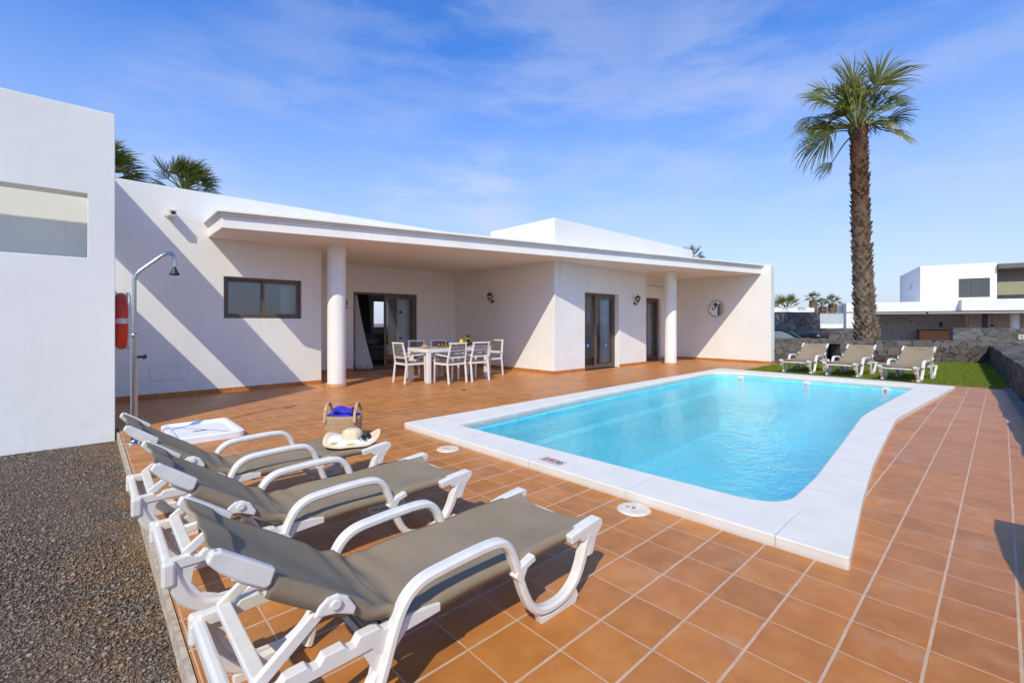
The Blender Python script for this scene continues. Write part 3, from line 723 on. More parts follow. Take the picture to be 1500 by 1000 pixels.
# ------------------------------------------------------------------ annex with the long window slot
annex = thing('annex', 'white roofless annex on the left with a long horizontal slot in its front', 'outbuilding', (0,0,0))
q = MB(); q.wall('x', 7.2, .26, -3.6, .26, -.15, 3.78, [(-3.2,.02,2.05,2.79)])
q.wall('y', .16, .10, 7.46, 9.999, -.15, 3.78, [(8.32,9.97,1.97,2.62)]); q.build('wall', PL, annex, merge=True, bevel=.006)
q = MB(); q.wall('x', 8.12, .12, -3.6, .158, -.15, 3.02); q.wall('y', -3.8, .2, 7.2, 9.9, -.15, 3.78); q.build('inner_wall', PL, annex, bevel=.005)

# things on the walls
fl = thing('security_floodlight', 'small white wall floodlight high on the villa wall above the shower', 'wall light', (1.10,10,3.2))
q = MB(); q.box(-.06,-.23,-.055,.06,-.0005,.07); q.build('housing', WHITE, fl, bevel=.012)
q = MB(); q.box(-.02,-.236,-.02,.045,-.231,.035); q.build('lens', DARK, fl, bevel=.001)
q = MB(); q.box(-.085,-.03,-.03,-.061,0-.001,.02); q.build('bracket', WHITE, fl, bevel=.004)
def lantern(loc, rz, label):
    L = thing('wall_lantern', label, 'lantern', loc, rz, 'black wall lanterns on the villa')
    q = MB(); q.lathe([(0,.0),(.045,.0),(.05,.012),(.02,.02),(0,.02)], n=16)
    for i, v in enumerate(q.v): q.v[i] = (v[0], -v[2]-.001, v[1]-.05)
    q.build('wall_plate', BLACK, L)
    q = MB(); q.tube([(0,-.02,-.05),(0,-.07,-.09),(0,-.12,-.07),(0,-.125,-.01)], .011, 8); q.ball((0,-.07,-.095), .018, 8); q.build('arm', BLACK, L)
    q = MB(); q.lathe([(.03,0),(.048,.02),(.072,.12)], (0,-.125,0), 6, False); q.build('glass', m_glass('lantern_glass', (.8,.78,.7,1)), L)
    q = MB()
    for a in range(6):
        an = a*math.pi/3; q.tube([(.048*math.cos(an), -.125+.048*math.sin(an), .015),(.073*math.cos(an), -.125+.073*math.sin(an), .125)], .004, 5)
    q.lathe([(0,-.02),(.03,-.012),(.05,.018),(.03,.02)], (0,-.125,0), 6, False); q.lathe([(.095,.12),(.09,.135),(.04,.175),(.018,.19),(.012,.21),(0,.24)], (0,-.125,0), 6, False)
    q.lathe([(0,.118),(.095,.12)], (0,-.125,0), 6, False); q.build('cage', BLACK, L)
    q = MB(); q.ball((0,-.125,.06), .022, 8, (1,1,1.4)); q.build('bulb', WHITE, L)
    return L
l0 = lantern((8.70,10.14,1.98), R(-90), 'black wall lantern on the shaded wall behind the dining table')
dup(l0, (12.40,7.75,1.95), 0, 'black wall lantern right of the pool-side bronze door')
dup(l0, (13.1,7.93,1.93), R(90), 'black wall lantern half hidden round the corner by the far door')
q = MB(); q.tube([(13.14,7.80,2.88),(13.135,7.81,2.5),(13.15,7.84,2.35),(13.13,7.9,2.2),(13.12,7.93,2.14)], .006, 6)
q.tube([(13.14,7.80,2.88),(13.17,7.82,2.55),(13.2,7.9,2.3),(13.13,7.94,2.16)], .005, 6); q.tube([(13.15,8.39,2.63),(15.9,8.39,2.6)], .007, 6); tag(q.build('cable', DARK), 'thin dark cable looping from the porch ceiling to the corner lantern', 'cable')
mir = thing('round_mirror', 'small round mirror in a thin metal frame on the end wall of the porch', 'mirror', (15.93,6.72,1.80), R(4.5))
q = MB(); N = 28
q.add([(-.026, .235*math.cos(2*math.pi*i/N), .26*math.sin(2*math.pi*i/N)) for i in range(N)], [tuple(range(N))[::-1]])
t = NT('mirror_glass'); q.build('glass', t.pbr((.85,.86,.86,1), .03, metal=1.), mir)
q = MB(); q.tube([(-.02, .24*math.cos(2*math.pi*i/N), .265*math.sin(2*math.pi*i/N)) for i in range(N+1)], .016, 8, cap=False)
for i in range(12):
    a = 2*math.pi*i/12; q.ball((-.02,.25*math.cos(a),.275*math.sin(a)), .03, 6, (.5,1,1))
q.build('frame', STEEL, mir)
ns = thing('no_smoking_sign', 'round no-smoking sign with a red strip under it beside the left column', 'sign', (5.06,12,1.80))
q = MB(); annulus(q, (0,0), .075, .1, 28)
for i, v in enumerate(q.v): q.v[i] = (v[0], -v[2]-.004, v[1]+.05)
q.bar((-.06,-.006,.0),( .06,-.006,.10), .004, .018, (0,1,0)); q.build('ban_ring', basic('sign_dark_red', (.16,.03,.03,1), .5), ns)
q = MB(); q.prism([(.1*math.cos(a*.2244), .05+.1*math.sin(a*.2244)) for a in range(28)], -.003, -.0005, 'y'); q.build('disc', WHITE, ns)
q = MB(); q.box(-.06,-.0075,.035,.03,-.0045,.05); q.box(.035,-.0075,.035,.06,-.0045,.05); q.build('cigarette', INK, ns)
q = MB(); q.box(-.1,-.005,-.115,.1,-.0005,-.065); q.build('strip', basic('strip_red', (.5,.07,.05,1), .5), ns)
text('NO SMOKING', .03, WHITE, ns, (0,-.006,-.09), (R(90),0,0))
hp = thing('wall_hatch', 'flush painted access hatch low on the villa wall behind the shower', 'hatch', (1.05,10,.43))
q = MB()
q.box(-.24,-.003,.116,.28,-.0006,.12); q.box(-.24,-.003,-.13,-.236,-.0006,.116); q.box(-.24,-.003,-.134,.28,-.0006,-.13); q.build('outline', basic('hatch_gap', (.42,.40,.39,1), .9), hp)
q = MB(); q.box(-.235,-.0012,-.129,.28,-.0004,.115); q.build('panel', PL, hp)
so = thing('wall_switch', 'small white switch plate on the porch wall left of the open patio door', 'switch', (5.06,12,.83))
q = MB(); q.box(-.045,-.008,-.045,.045,-.0005,.045); q.build('plate', WHITE, so, bevel=.004); q = MB(); q.box(-.02,-.013,-.028,.02,-.0085,.028); q.build('rocker', WHITE, so, bevel=.003)

# lifebuoy seen edge-on on the side wall of the annex
lb = thing('lifebuoy', 'orange lifebuoy with white bands and a white rope hanging on the annex side', 'lifebuoy', (.262,6.9,1.33))
lb.location = (.262, 7.75, 1.325)
q = MB(); RR = .30; rr = .062; N = 40
def tor(mb, a0, a1, rr_, RRr=RR, n=N):
    def fn(u, v):
        a = a0+(a1-a0)*u; b_ = 2*math.pi*v; r_ = RRr+rr_*math.cos(b_)
        return (.075+rr_*.95*math.sin(b_), r_*math.cos(a), r_*math.sin(a))
    mb.grid(fn, n, 14)
tor(q, 0, 2*math.pi, rr); q.build('ring', basic('lifebuoy_orange', (.72,.06,.02,1), .45, var=.06), lb)
for a in (0, 1.5708, 3.1416, 4.7124):
    q = MB(); tor(q, a-.09, a+.09, rr+.003, n=6); q.build('band', WHITE, lb)
q = MB(); pts = []
for i in range(81):
    a = 2*math.pi*i/80; s = abs(math.sin(2*a)); pts.append((.075+.05+.028*s, (RR+.055+.035*s)*math.cos(a), (RR+.055+.035*s)*math.sin(a)))
q.tube(pts, .007, 6, cap=False); q.build('rope', basic('rope_white', (.7,.66,.58,1), .9), lb)
q = MB(); q.box(.0,-.02,RR-.06,.02,.02,RR+.02); q.build('hook', STEEL, lb)

# ------------------------------------------------------------------ shower
sh = thing('outdoor_shower', 'tall chrome garden shower with hooked head beside the annex corner', 'shower', (.39,6.44,0))
q = MB(); q.tube([(0,0,.0),(0,0,1.17)], .031, 16); q.lathe([(.031,1.15),(.036,1.17),(.03,1.185),(.022,1.19)], n=16); q.build('lower_pole', STEEL, sh)
q = MB(); q.tube([(0,0,1.18),(0,0,1.76),(.012,0,1.82),(.05,0,1.87),(.24,0,2.055),(.28,0,2.085),(.315,0,2.09),(.345,0,2.07),(.355,0,2.03),(.355,0,1.94)], .02, 14); q.build('hooked_pipe', STEEL, sh)
q = MB(); q.lathe([(.014,1.955),(.018,1.92),(.045,1.865),(.05,1.845),(.0,1.84)], (.355,0,0), 18); q.build('shower_head', DARK, sh)
q = MB(); q.lathe([(.0,.0),(.095,.0),(.095,.006),(.04,.012),(.032,.03)], n=24); q.build('base_flange', STEEL, sh)
q = MB(); q.tube([(.03,0,.93),(.075,0,.93)], .014, 10); q.ball((.085,0,.93), .026, 12, (1,1,1)); q.build('tap', basic('tap_black', (.03,.03,.03,1), .25, .6), sh)
tr = thing('shower_tray', 'white plastic shower tray on the tiles behind the sunbeds', 'shower tray', (1.0,6.38,0))
TP = rounded([(-.33,-.60),(.34,-.60),(.34,.48),(-.33,.48)], [.09]*4, 5)
TP = rounded([(-.34,-.42),(.36,-.42),(.36,.56),(-.34,.56)], [.09]*4, 5)
q = MB(); n_ = len(TP)
r0 = TP; r1 = offset(TP, .015); r2 = offset(TP, .06); r3 = offset(TP, .09)
if area(TP) < 0: r1, r2, r3 = offset(TP,-.015), offset(TP,-.06), offset(TP,-.09)
q.add([(p[0],p[1],.0) for p in r0]+[(p[0],p[1],.06) for p in r0]+[(p[0],p[1],.07) for p in r1]+[(p[0],p[1],.07) for p in r2]+[(p[0],p[1],.045) for p in r3],
      [(a*n_+i, a*n_+(i+1) % n_, (a+1)*n_+(i+1) % n_, (a+1)*n_+i) for a in range(4) for i in range(n_)]+[tuple(range(4*n_,5*n_))])
q.build('tray', basic('tray_white', (.84,.84,.83,1), .3, var=.03), tr)
q = MB(); q.box(-.09,-.012,.0452,.05,.012,.049); q.build('drain_slot', DARK, tr)

# ------------------------------------------------------------------ sunbeds
def make_sunbed(label, group):
    t = thing('sun_lounger', label, 'sun lounger', (0,0,0), 0, group)
    X0 = .8
    def fin(mb, name, mat, parent=t, bevel=.004, seg=2):
        for i, v in enumerate(mb.v): mb.v[i] = (v[0]-X0, v[1], v[2])
        return mb.build(name, mat, parent, bevel=bevel, seg=seg)
    arm = [(.385,.012),(.41,.10),(.445,.20),(.475,.29),(.50,.345),(.535,.388),(.59,.413),(.68,.422),(.80,.428),(.90,.428),(.955,.415),(.995,.375),(1.02,.32),(1.045,.25),(1.075,.17),(1.115,.10),(1.17,.058),(1.25,.045),(1.33,.055),(1.40,.095),(1.445,.155),(1.475,.225),(1.505,.285)]
    rear = [(.018,.27),(.04,.19),(.08,.11),(.14,.06),(.22,.042),(.31,.055),(.38,.10),(.43,.17)]
    for s in (-1, 1):
        m = MB(); m.sweep(arm, s*.268, .050, .036, .7); fin(m, 'armrest', WHITE, bevel=0)
        m = MB(); m.sweep(rear, s*.256, .045, .060)
        m.prism([(.012,.275),(.16,.275),(.105,.235),(.095,.175),(.13,.12),(.20,.085),(.30,.08),(.38,.12),(.40,.20),(.37,.255),(.44,.262),(.45,.15),(.39,.08),(.31,.045),(.15,.05),(.07,.11),(.03,.20)], s*.256-.008, s*.256+.008, 'y')
        m.prism([(.12,0),(.31,0),(.31,.03),(.12,.035)], s*.256-.02, s*.256+.02, 'y')
        fin(m, 'rear_leg', WHITE, bevel=.003)
        m = MB(); m.prism([(1.17,0),(1.40,0),(1.42,.03),(1.40,.075),(1.33,.03),(1.25,.02),(1.17,.03),(1.15,.05)], s*.268-.018, s*.268+.018, 'y'); fin(m, 'foot', WHITE, bevel=.003)
        # side rail with adjusting notches
        prof = [(.01,.255),(.40,.262),(.46,.20),(.52,.262),(.66,.272),(.66,.300),(.60,.308),(.50,.312),(.44,.305),(.425,.318),(.36,.318),(.345,.296),(.325,.296),(.31,.312),(.25,.310),(.235,.290),(.215,.290),(.20,.305),(.14,.303),(.125,.285),(.105,.285),(.09,.300),(.02,.296)]
        m = MB(); m.prism(prof, s*.250-.020, s*.250+.020, 'y'); fin(m, 'side_rail', WHITE, bevel=.003)
        m = MB(); m.prism([(.50,.262),(1.54,.275),(1.54,.298),(.50,.300)], s*.205-.012, s*.205+.012, 'y'); fin(m, 'under_rail', basic('grey_rail', (.10,.10,.105,1), .5) if 'grey_rail' not in bpy.data.materials else bpy.data.materials['grey_rail'], bevel=.002)
        a, b_ = sorted((s*.236, s*.292))
        m = MB(); m.prism([(1.36,.318),(1.44,.332),(1.52,.341),(1.575,.346),(1.600,.336),(1.606,.312),(1.588,.288),(1.558,.262),(1.540,.225),(1.525,.185),(1.480,.185),(1.494,.235),(1.478,.268),(1.45,.264),(1.432,.284),(1.37,.277)], a, b_, 'y')
        fin(m, 'corner_bracket', WHITE, bevel=.008)
        m = MB(); m.prism([(1.01,.262),(1.03,.292),(1.12,.320),(1.13,.294),(1.08,.280),(1.06,.245),(1.045,.22)], s*.268-.024, s*.268+.020, 'y'); fin(m, 'arm_bracket', WHITE, bevel=.004)
        # back frame corner, hinge lug, prop
        m = MB(); a, b_ = sorted((s*.236, s*.268))
        m.prism([(-.046,.690),(-.034,.714),(-.012,.712),(.05,.668),(.118,.618),(.104,.578),(.088,.575),(.03,.614),(-.018,.655)], a, b_, 'y'); bc = fin(m, 'back_corner', WHITE, bevel=.006)
        m = MB(); a, b_ = sorted((s*.262, s*.278))
        m.prism([(.215,.440),(.232,.466),(.258,.484),(.288,.484),(.318,.466),(.345,.422),(.337,.402),(.28,.428)], a, b_, 'y'); lug = fin(m, 'hinge_lug', WHITE, bevel=.006)
        m = MB(); c_ = s*.278; m.prism([(.278+.017*math.cos(k*.5236), .460+.015*math.sin(k*.5236)) for k in range(12)], min(c_, c_+s*.01), max(c_, c_+s*.01), 'y'); fin(m, 'knob', WHITE, bevel=.003)
        m = MB(); m.bar((.275,s*.236,.455), (.075,s*.236,.300), .022, .036); fin(m, 'prop_strut', WHITE, bevel=.004)
        m = MB(); m.bar((.52,s*.190,.268), (.28,s*.190,.425), .022, .026); m.bar((.28,s*.190,.425), (.03,s*.190,.605), .022, .026); fin(m, 'back_rail', WHITE, bevel=.003)
    m = MB(); m.bar((.085,-.225,.305),(.085,.225,.305),.044,.026,(0,0,1)); fin(m, 'prop_bar', WHITE, bevel=.005)
    m = MB(); m.box(-.004,-.272,.225,.034,.272,.283); m.box(-.012,-.288,.19,.038,-.245,.296); m.box(-.012,.245,.19,.038,.288,.296); fin(m, 'rear_crossbar', WHITE, bevel=.012)
    m = MB(); m.box(1.0,-.21,.262,1.03,.21,.284); fin(m, 'middle_crossbar', WHITE, bevel=.003)
    m = MB(); m.box(1.515,-.24,.268,1.56,.24,.296); fin(m, 'front_crossbar', WHITE, bevel=.006)
    m = MB(); m.box(.47,-.23,.25,.52,.23,.285)
    for i in range(7): m.box(.40+.014*i,-.20,.262,.405+.014*i,.20,.282)
    m.box(.395,-.205,.255,.40,.205,.285); fin(m, 'hinge_bar', basic('hinge_grey', (.42,.40,.37,1), .5) if 'hinge_grey' not in bpy.data.materials else bpy.data.materials['hinge_grey'], bevel=.003)
    # one sling from head to foot, wrapped down over both rails
    prof = spline([(-.028,.712),(.03,.672),(.10,.617),(.19,.552),(.28,.488),(.38,.418),(.46,.362),(.515,.332),(.57,.321),(.66,.322),(.85,.326),(1.1,.329),(1.35,.333),(1.50,.337),(1.553,.338)], 4)
    NP = len(prof); m = MB(); NU = 30
    def sling(u, v):
        k = v*(NP-1); i = min(int(k), NP-2); f_ = k-i
        x = prof[i][0]*(1-f_)+prof[i+1][0]*f_; z = prof[i][1]*(1-f_)+prof[i+1][1]*f_
        tx = prof[i+1][0]-prof[i][0]; tz = prof[i+1][1]-prof[i][1]; l = math.hypot(tx,tz); tx /= l; tz /= l
        nx_, nz_ = -tz, tx
        if nz_ < 0: nx_, nz_ = -nx_, -nz_
        W = .256; drop = .010 if x < .118 else .062 if x < .35 else (.052 if x > .6 else .045)
        if x > 1.36: drop = .052*max(.25, 1-(x-1.36)/.2*.7)
        s = u*2-1; a = abs(s)
        if a > .86:
            k2 = (a-.86)/.14; y = W+.004*math.sin(k2*3); off = -drop*k2
        else:
            y = W*math.sin(min(1, a/.86)*math.pi/2*.98)**.92 if False else W*(a/.86); off = 0
        sag = -.024*(1-(min(a/.86,1))**2)
        if x < .5: sag *= .8
        wr = .0
        dxp = abs(x-.52)
        if dxp < .16:   # slack folds where back and seat meet
            wr = .010*math.cos((x-.52)*55+a*3.)*(1-dxp/.16)*(.3+a) + .018*max(0, a-.6)*(1-dxp/.16)*math.cos((x-.5)*30)*2
        if x < .06: wr += .006*math.sin(a*9+x*20)*(1-a*.3)
        wr += .003*math.sin(x*14+s*4)
        end = 0
        if x > 1.4: end = -.040*(1-(min(a/.86,1))**2)*((x-1.4)/.15)**2
        if x < .06: end = .018*(1-(min(a/.86,1))**2)
        o_ = off+sag+wr
        return (x+nx_*o_+end, math.copysign(y, s), z+nz_*o_)
    m.grid(sling, NU, NP*2)
    for i, v in enumerate(m.v): m.v[i] = (v[0]-X0, v[1], v[2])
    fo = m.build('fabric', FABRIC, t); s = fo.modifiers.new('s', 'SOLIDIFY'); s.thickness = .004; s.offset = 1
    return t
GN = 'three sunbeds in a row in the foreground'; GF = 'three sunbeds on the lawn at the far end of the pool'
bed = make_sunbed('white framed taupe sunbed closest to the camera', GN)
bed.location = (1.07,1.64,0)
dup(bed, (1.045,2.655,0), R(-.5), 'middle taupe sunbed of the foreground row, between the hat sunbed and the nearest one', GN)
dup(bed, (1.005,3.655,0), R(-.6), 'foreground taupe sunbed carrying the straw hat, nearest the shower', GN)
for (x, y, rz, lab) in ((14.02,3.58,180-2,'taupe sunbed on the lawn nearest the white villa wall'),(13.95,2.58,180-5,'taupe sunbed on the lawn in front of the big palm trunk'),(13.82,1.47,180-7,'taupe sunbed on the lawn nearest the right garden wall')):
    dup(bed, (x,y,.008), R(rz), lab, GF, (1.08,1.16,1.03))

# ------------------------------------------------------------------ basket, towel, hat, sunglasses
STRAW = None
def m_straw(name, a, b_, sc_):
    t = NT(name); p = t.obj()
    w = t.n('ShaderNodeTexWave', {'Vector': p, 'Scale': sc_, 'Distortion': 3., 'Detail': 3., 'Detail Scale': 4.}, bands_direction='Z').outputs['Fac']
    n = t.noise(p, 70, 4, .7)
    c = t.mix(t.math('MULTIPLY', w, n), a, b_)
    c = t.mix(t.n('ShaderNodeMapRange', {0: n, 1: .55, 2: .75, 3: 0., 4: .5}).outputs[0], c, tuple(x*.45 for x in a[:3])+(1,))
    return t.pbr(c, .9, t.bump(t.math('ADD', w, n), .8, .006), spec=.15)
BK = m_straw('woven_seagrass', (.42,.29,.15,1), (.66,.50,.31,1), 22)
bsk = thing('straw_basket', 'woven straw beach basket with two loop handles standing behind the hat', 'basket', (2.13,5.08,0), R(-43))
def oval(z, a, b_, n=40, p_=2.6):
    out = []
    for i in range(n):
        th = 2*math.pi*i/n; c, s = math.cos(th), math.sin(th)
        out.append((a*math.copysign(abs(c)**(2/p_), c), b_*math.copysign(abs(s)**(2/p_), s), z))
    return out
q = MB(); Rg = [(0,.175,.10),(.03,.19,.115),(.12,.205,.125),(.22,.205,.125),(.268,.212,.13)]
V = []; n_ = 40
for z_, a, b_ in Rg: V += oval(z_, a, b_)
for z_, a, b_ in Rg[::-1]: V += oval(max(z_-.001,.012), a-.012, b_-.012)
K = len(V)//n_
q.add(V, [(a*n_+i, a*n_+(i+1) % n_, (a+1)*n_+(i+1) % n_, (a+1)*n_+i) for a in range(K-1) for i in range(n_)]+[tuple(range(n_))[::-1], tuple(range((K-1)*n_, K*n_))], True)
q.build('body', BK, bsk)
for s in (-1, 1):
    q = MB(); P = [(s*.165, -.118+.236*u, .20+ (.20*math.sin(math.pi*u)**.55)) for u in [i/14 for i in range(15)]]
    P = [(s*(.165), y, z) for (_, y, z) in P]
    for a, b_ in zip(P[:-1], P[1:]): q.bar(a, b_, .030, .009, (1,0,0) if False else (0,0,1))
    o = q.build('handle', basic('basket_strap', (.50,.33,.19,1), .8, var=.15, scale=30) if 'basket_strap' not in bpy.data.materials else bpy.data.materials['basket_strap'], bsk)
q = MB()
def towel(u, v):
    x = (u-.5)*.33; y = (v-.5)*.19
    z = .255+.055*(1-abs(2*u-1)**3)*(1-abs(2*v-1)**3)+.016*math.sin(u*11+v*3)+.012*math.sin(v*13+u*5)
    return (x+.012, y, z)
q.grid(towel, 30, 20)
def roll(u, v):
    a = v*2*math.pi; r_ = .038+.006*math.sin(a*3+u*8)
    return (-.10+.22*u+.02, -.03+r_*1.4*math.cos(a)+.02*math.sin(u*4), .315+r_*.75*math.sin(a)+.014*math.sin(u*7))
q.grid(roll, 20, 16)
tw = q.build('towel', basic('royal_blue_towel', (.045,.035,.50,1), .95, var=.2, scale=30, bump=1., bs=160))
tw.location = bsk.location; tw.rotation_euler = bsk.rotation_euler; s = tw.modifiers.new('s','SOLIDIFY'); s.thickness = .012
tag(tw, 'crumpled royal blue towel stuffed into the straw basket', 'towel')

hat = thing('sun_hat', 'wide-brimmed pale straw hat with lemon print lying on the sunbed foot', 'hat', (1.585,3.60,.338), R(-20))
HS = basic('hat_straw', (.78,.62,.40,1), .85, var=.1, scale=40, bump=.6, bs=140)
t = NT('hat_brim'); p = t.obj(); x, y, z = t.n('ShaderNodeSeparateXYZ', {0: p}).outputs
rad = t.math('SQRT', t.math('ADD', t.math('MULTIPLY', x, x), t.math('MULTIPLY', y, y)))
an = t.math('ARCTAN2', y, x)
white = t.n('ShaderNodeMapRange', {0: rad, 1: .178, 2: .183, 3: 1., 4: 0.}).outputs[0]
def lemon(cx, cy, a_, b_, rot):
    dx = t.math('SUBTRACT', x, cx); dy = t.math('SUBTRACT', y, cy); cr, sr = math.cos(rot), math.sin(rot)
    u = t.math('DIVIDE', t.math('ADD', t.math('MULTIPLY', dx, cr), t.math('MULTIPLY', dy, sr)), a_)
    v = t.math('DIVIDE', t.math('SUBTRACT', t.math('MULTIPLY', dy, cr), t.math('MULTIPLY', dx, sr)), b_)
    return t.math('LESS_THAN', t.math('ADD', t.math('MULTIPLY', u, u), t.math('MULTIPLY', v, v)), 1.)
lm = t.math('MAXIMUM', t.math('MAXIMUM', lemon(-.02,-.14,.03,.022,.3), lemon(-.14,-.05,.032,.022,2.2)), t.math('MAXIMUM', lemon(.13,.06,.03,.02,1.2), lemon(.10,-.10,.012,.02,.5)))
lo = t.math('MAXIMUM', lemon(-.02,-.14,.045,.034,.3), lemon(-.14,-.05,.046,.034,2.2))
side = t.math('LESS_THAN', t.math('ADD', x, y), .08)
c = t.mix(t.math('MULTIPLY', white, side), (.78,.60,.37,1), (.86,.84,.80,1)); c = t.mix(t.math('MULTIPLY', lo, t.noise(p, 60, 3)), c, (.55,.50,.25,1)); c = t.mix(lm, c, (.55,.42,.04,1))
BR = t.pbr(c, .85, t.bump(t.noise(p, 130, 3), .5, .003), spec=.2)
q = MB()
def brim(u, v):
    a = u*2*math.pi; r_ = .078+(.222-.078)*v
    z_ = .012+v*v*(.030*math.sin(2*a+2.4)+.024*math.sin(3*a+.8))+.032*v**3*max(0, math.cos(a-.5))
    return (r_*math.cos(a), r_*math.sin(a), max(z_, .003*(1-v)+.002))
q.grid(brim, 72, 12); o = q.build('brim', BR, hat); s = o.modifiers.new('s','SOLIDIFY'); s.thickness = .003
q = MB(); q.lathe([(.086,.008),(.083,.03),(.080,.062),(.072,.088),(.052,.103),(.025,.106),(0,.101)], n=32); q.build('crown', HS, hat)
q = MB(); q.lathe([(.0875,.010),(.0855,.034),(.084,.034)], n=32); q.build('band', basic('hat_band', (.82,.80,.74,1), .8), hat)
sg = thing('sunglasses', 'dark sunglasses resting on the brim of the straw hat', 'sunglasses', (1.665,3.50,.372), R(25))
LENS = basic('smoked_lens', (.02,.014,.014,1), .12, var=.02, bump=0)
for s in (-1, 1):
    q = MB(); n_ = 18
    q.add([(.028*s+.0235*math.cos(2*math.pi*i/n_), -.002+.006*0, .014+.02*math.sin(2*math.pi*i/n_)) for i in range(n_)]+[(.028*s+.0235*math.cos(2*math.pi*i/n_), .001, .014+.02*math.sin(2*math.pi*i/n_)) for i in range(n_)],
          [tuple(range(n_)), tuple(range(n_,2*n_))[::-1]]+[(i,(i+1)%n_,n_+(i+1)%n_,n_+i) for i in range(n_)]); q.build('lens', LENS, sg)
    q = MB(); q.tube([(.052*s,0,.024),(.054*s,.05,.022),(.050*s,.095,.010)], .0028, 6); q.build('temple', LENS, sg)
q = MB(); q.tube([(-.008,0,.022),(0,-.001,.026),(.008,0,.022)], .0028, 6)
for s in (-1,1): q.tube([(.028*s+.025*math.cos(2*math.pi*i/16), 0, .014+.0215*math.sin(2*math.pi*i/16)) for i in range(17)], .003, 6, cap=False)
q.build('frame', LENS, sg); sg.rotation_euler = (R(-28), 0, R(25))

# ------------------------------------------------------------------ dining set
TAUPE = basic('taupe_slat', (.20,.172,.148,1), .6, var=.15, scale=20)
PWHITE = basic('powder_white', (.80,.77,.71,1), .4, var=.03)
tb = thing('dining_table', 'white rectangular outdoor dining table laid for breakfast on the porch', 'table', (6.21,8.805,0))
q = MB(); q.box(-.85,-.425,.66,.85,-.385,.74); q.box(-.85,.385,.66,.85,.425,.74); q.box(-.85,-.385,.66,-.81,.385,.74); q.box(.81,-.385,.66,.85,.385,.74); q.build('table_frame', PWHITE, tb, bevel=.004)
q = MB()
for i in range(7): q.box(-.805,-.38+i*.109,.715,.805,-.38+i*.109+.103,.738)
q.build('tabletop', basic('tabletop_grey', (.30,.27,.24,1), .5, var=.1, scale=16), tb, bevel=.003)
for sx in (-1,1):
    for sy in (-1,1):
        q = MB(); x = sx*.805; y = sy*.38; q.box(x-.042,y-.042,0,x+.042,y+.042,.659); q.build('leg', PWHITE, tb, bevel=.005)
def make_chair(label):
    t = thing('dining_chair', label, 'chair', (0,0,0), 0, 'slatted armchairs round the dining table')
    for s in (-1,1):
        q = MB(); q.bar((s*.245,-.05,0),(s*.245,.0,.44),.034,.034,(0,1,0)); q.build('rear_leg', PWHITE, t, bevel=.003)
        q = MB(); q.bar((s*.250,.46,0),(s*.250,.44,.625),.034,.034,(0,1,0)); q.build('front_leg', PWHITE, t, bevel=.003)
        q = MB(); q.bar((s*.252,.46,.628),(s*.238,-.01,.585),.036,.022); q.build('armrest', PWHITE, t, bevel=.003)
    q = MB()
    for s in (-1,1): q.bar((s*.245,0,.44),(s*.205+.0,-.075,.87),.036,.030,(0,1,0))
    q.bar((-.24,-.073,.865),(.24,-.073,.865),.028,.032); q.bar((-.228,-.018,.555),(.228,-.018,.555),.026,.030)
    q.build('back_frame', PWHITE, t, bevel=.003)
    q = MB()
    for i in range(4):
        z_ = .595+i*.066; y_ = -.025-.012*i; q.bar((-.21,y_,z_+.012),(.21,y_,z_+.012),.010,.054,(0,.15,1))
    q.build('backrest', TAUPE, t, bevel=.002)
    q = MB(); q.bar((-.245,.0,.415),(.245,.0,.415),.026,.04); q.bar((-.245,.44,.415),(.245,.44,.415),.026,.04)
    for s in (-1,1): q.bar((s*.235,0,.415),(s*.235,.44,.415),.026,.04)
    q.build('seat_frame', PWHITE, t, bevel=.003)
    q = MB()
    for i in range(6): q.box(-.22,.02+i*.068,.436,.22,.02+i*.068+.058,.450)
    q.build('seat', TAUPE, t, bevel=.002)
    return t
ch = make_chair('slatted armchair at the left short end of the table'); ch.location = (4.99,8.87,0); ch.rotation_euler = (0,0,R(-90))
dup(ch, (5.86,8.04,0), R(3), 'slatted armchair with its back to the pool, left of the pair on the near side')
dup(ch, (6.48,8.02,0), R(0), 'slatted armchair with its back to the pool, right of the pair on the near side')
dup(ch, (7.62,8.80,0), R(90), 'slatted armchair at the right short end of the table')
dup(ch, (5.94,9.74,0), R(180), 'slatted armchair facing the camera across the table, close to the patio door')
dup(ch, (6.58,9.74,0), R(180), 'slatted armchair facing the camera across the table, behind the juice glasses')
GLC = m_glass('clear_glass', (.96,.97,.97,1), 1.3); JUICE = basic('orange_juice', (.95,.52,.02,1), .3, var=.03)
GJ = 'glasses of orange juice on the dining table'
def glass_of_juice(loc, label):
    t = thing('juice_glass', label, 'glass', loc, 0, GJ)
    q = MB(); q.lathe([(0,.004),(.024,.004),(.028,.085)], n=14, cap=False); q.lathe([(.028,.085),(0,.085)], n=14); q.build('juice', JUICE, t)
    q = MB(); q.lathe([(0,0),(.027,0),(.032,.11),(.030,.11),(.026,.002)], n=14); q.build('tumbler', GLC, t)
    return t
TZ = .7405
jg = glass_of_juice((6.0,8.90,TZ), 'tumbler of orange juice nearest the left end of the table')
for (x, y, lab) in ((6.13,8.84,'tumbler of orange juice second from the left, near table edge'),(6.16,9.02,'tumbler of orange juice set farther back between two others'),(6.27,8.92,'tumbler of orange juice beside the red fruit plate')):
    dup(jg, (x,y,TZ), .4, lab)
pj = thing('juice_jug', 'glass jug full of orange juice in front of the fruit bowl', 'jug', (6.84,9.13,TZ))
q = MB(); q.lathe([(0,.004),(.055,.006),(.068,.06),(.060,.125),(.048,.165),(0,.165)], n=20); q.build('juice', JUICE, pj)
q = MB(); q.lathe([(0,0),(.060,0),(.074,.06),(.065,.13),(.050,.18),(.058,.205)], n=20); q.tube([(.05,0,.185),(.11,0,.17),(.12,0,.10),(.07,0,.055)], .008, 8); q.build('pitcher', GLC, pj)
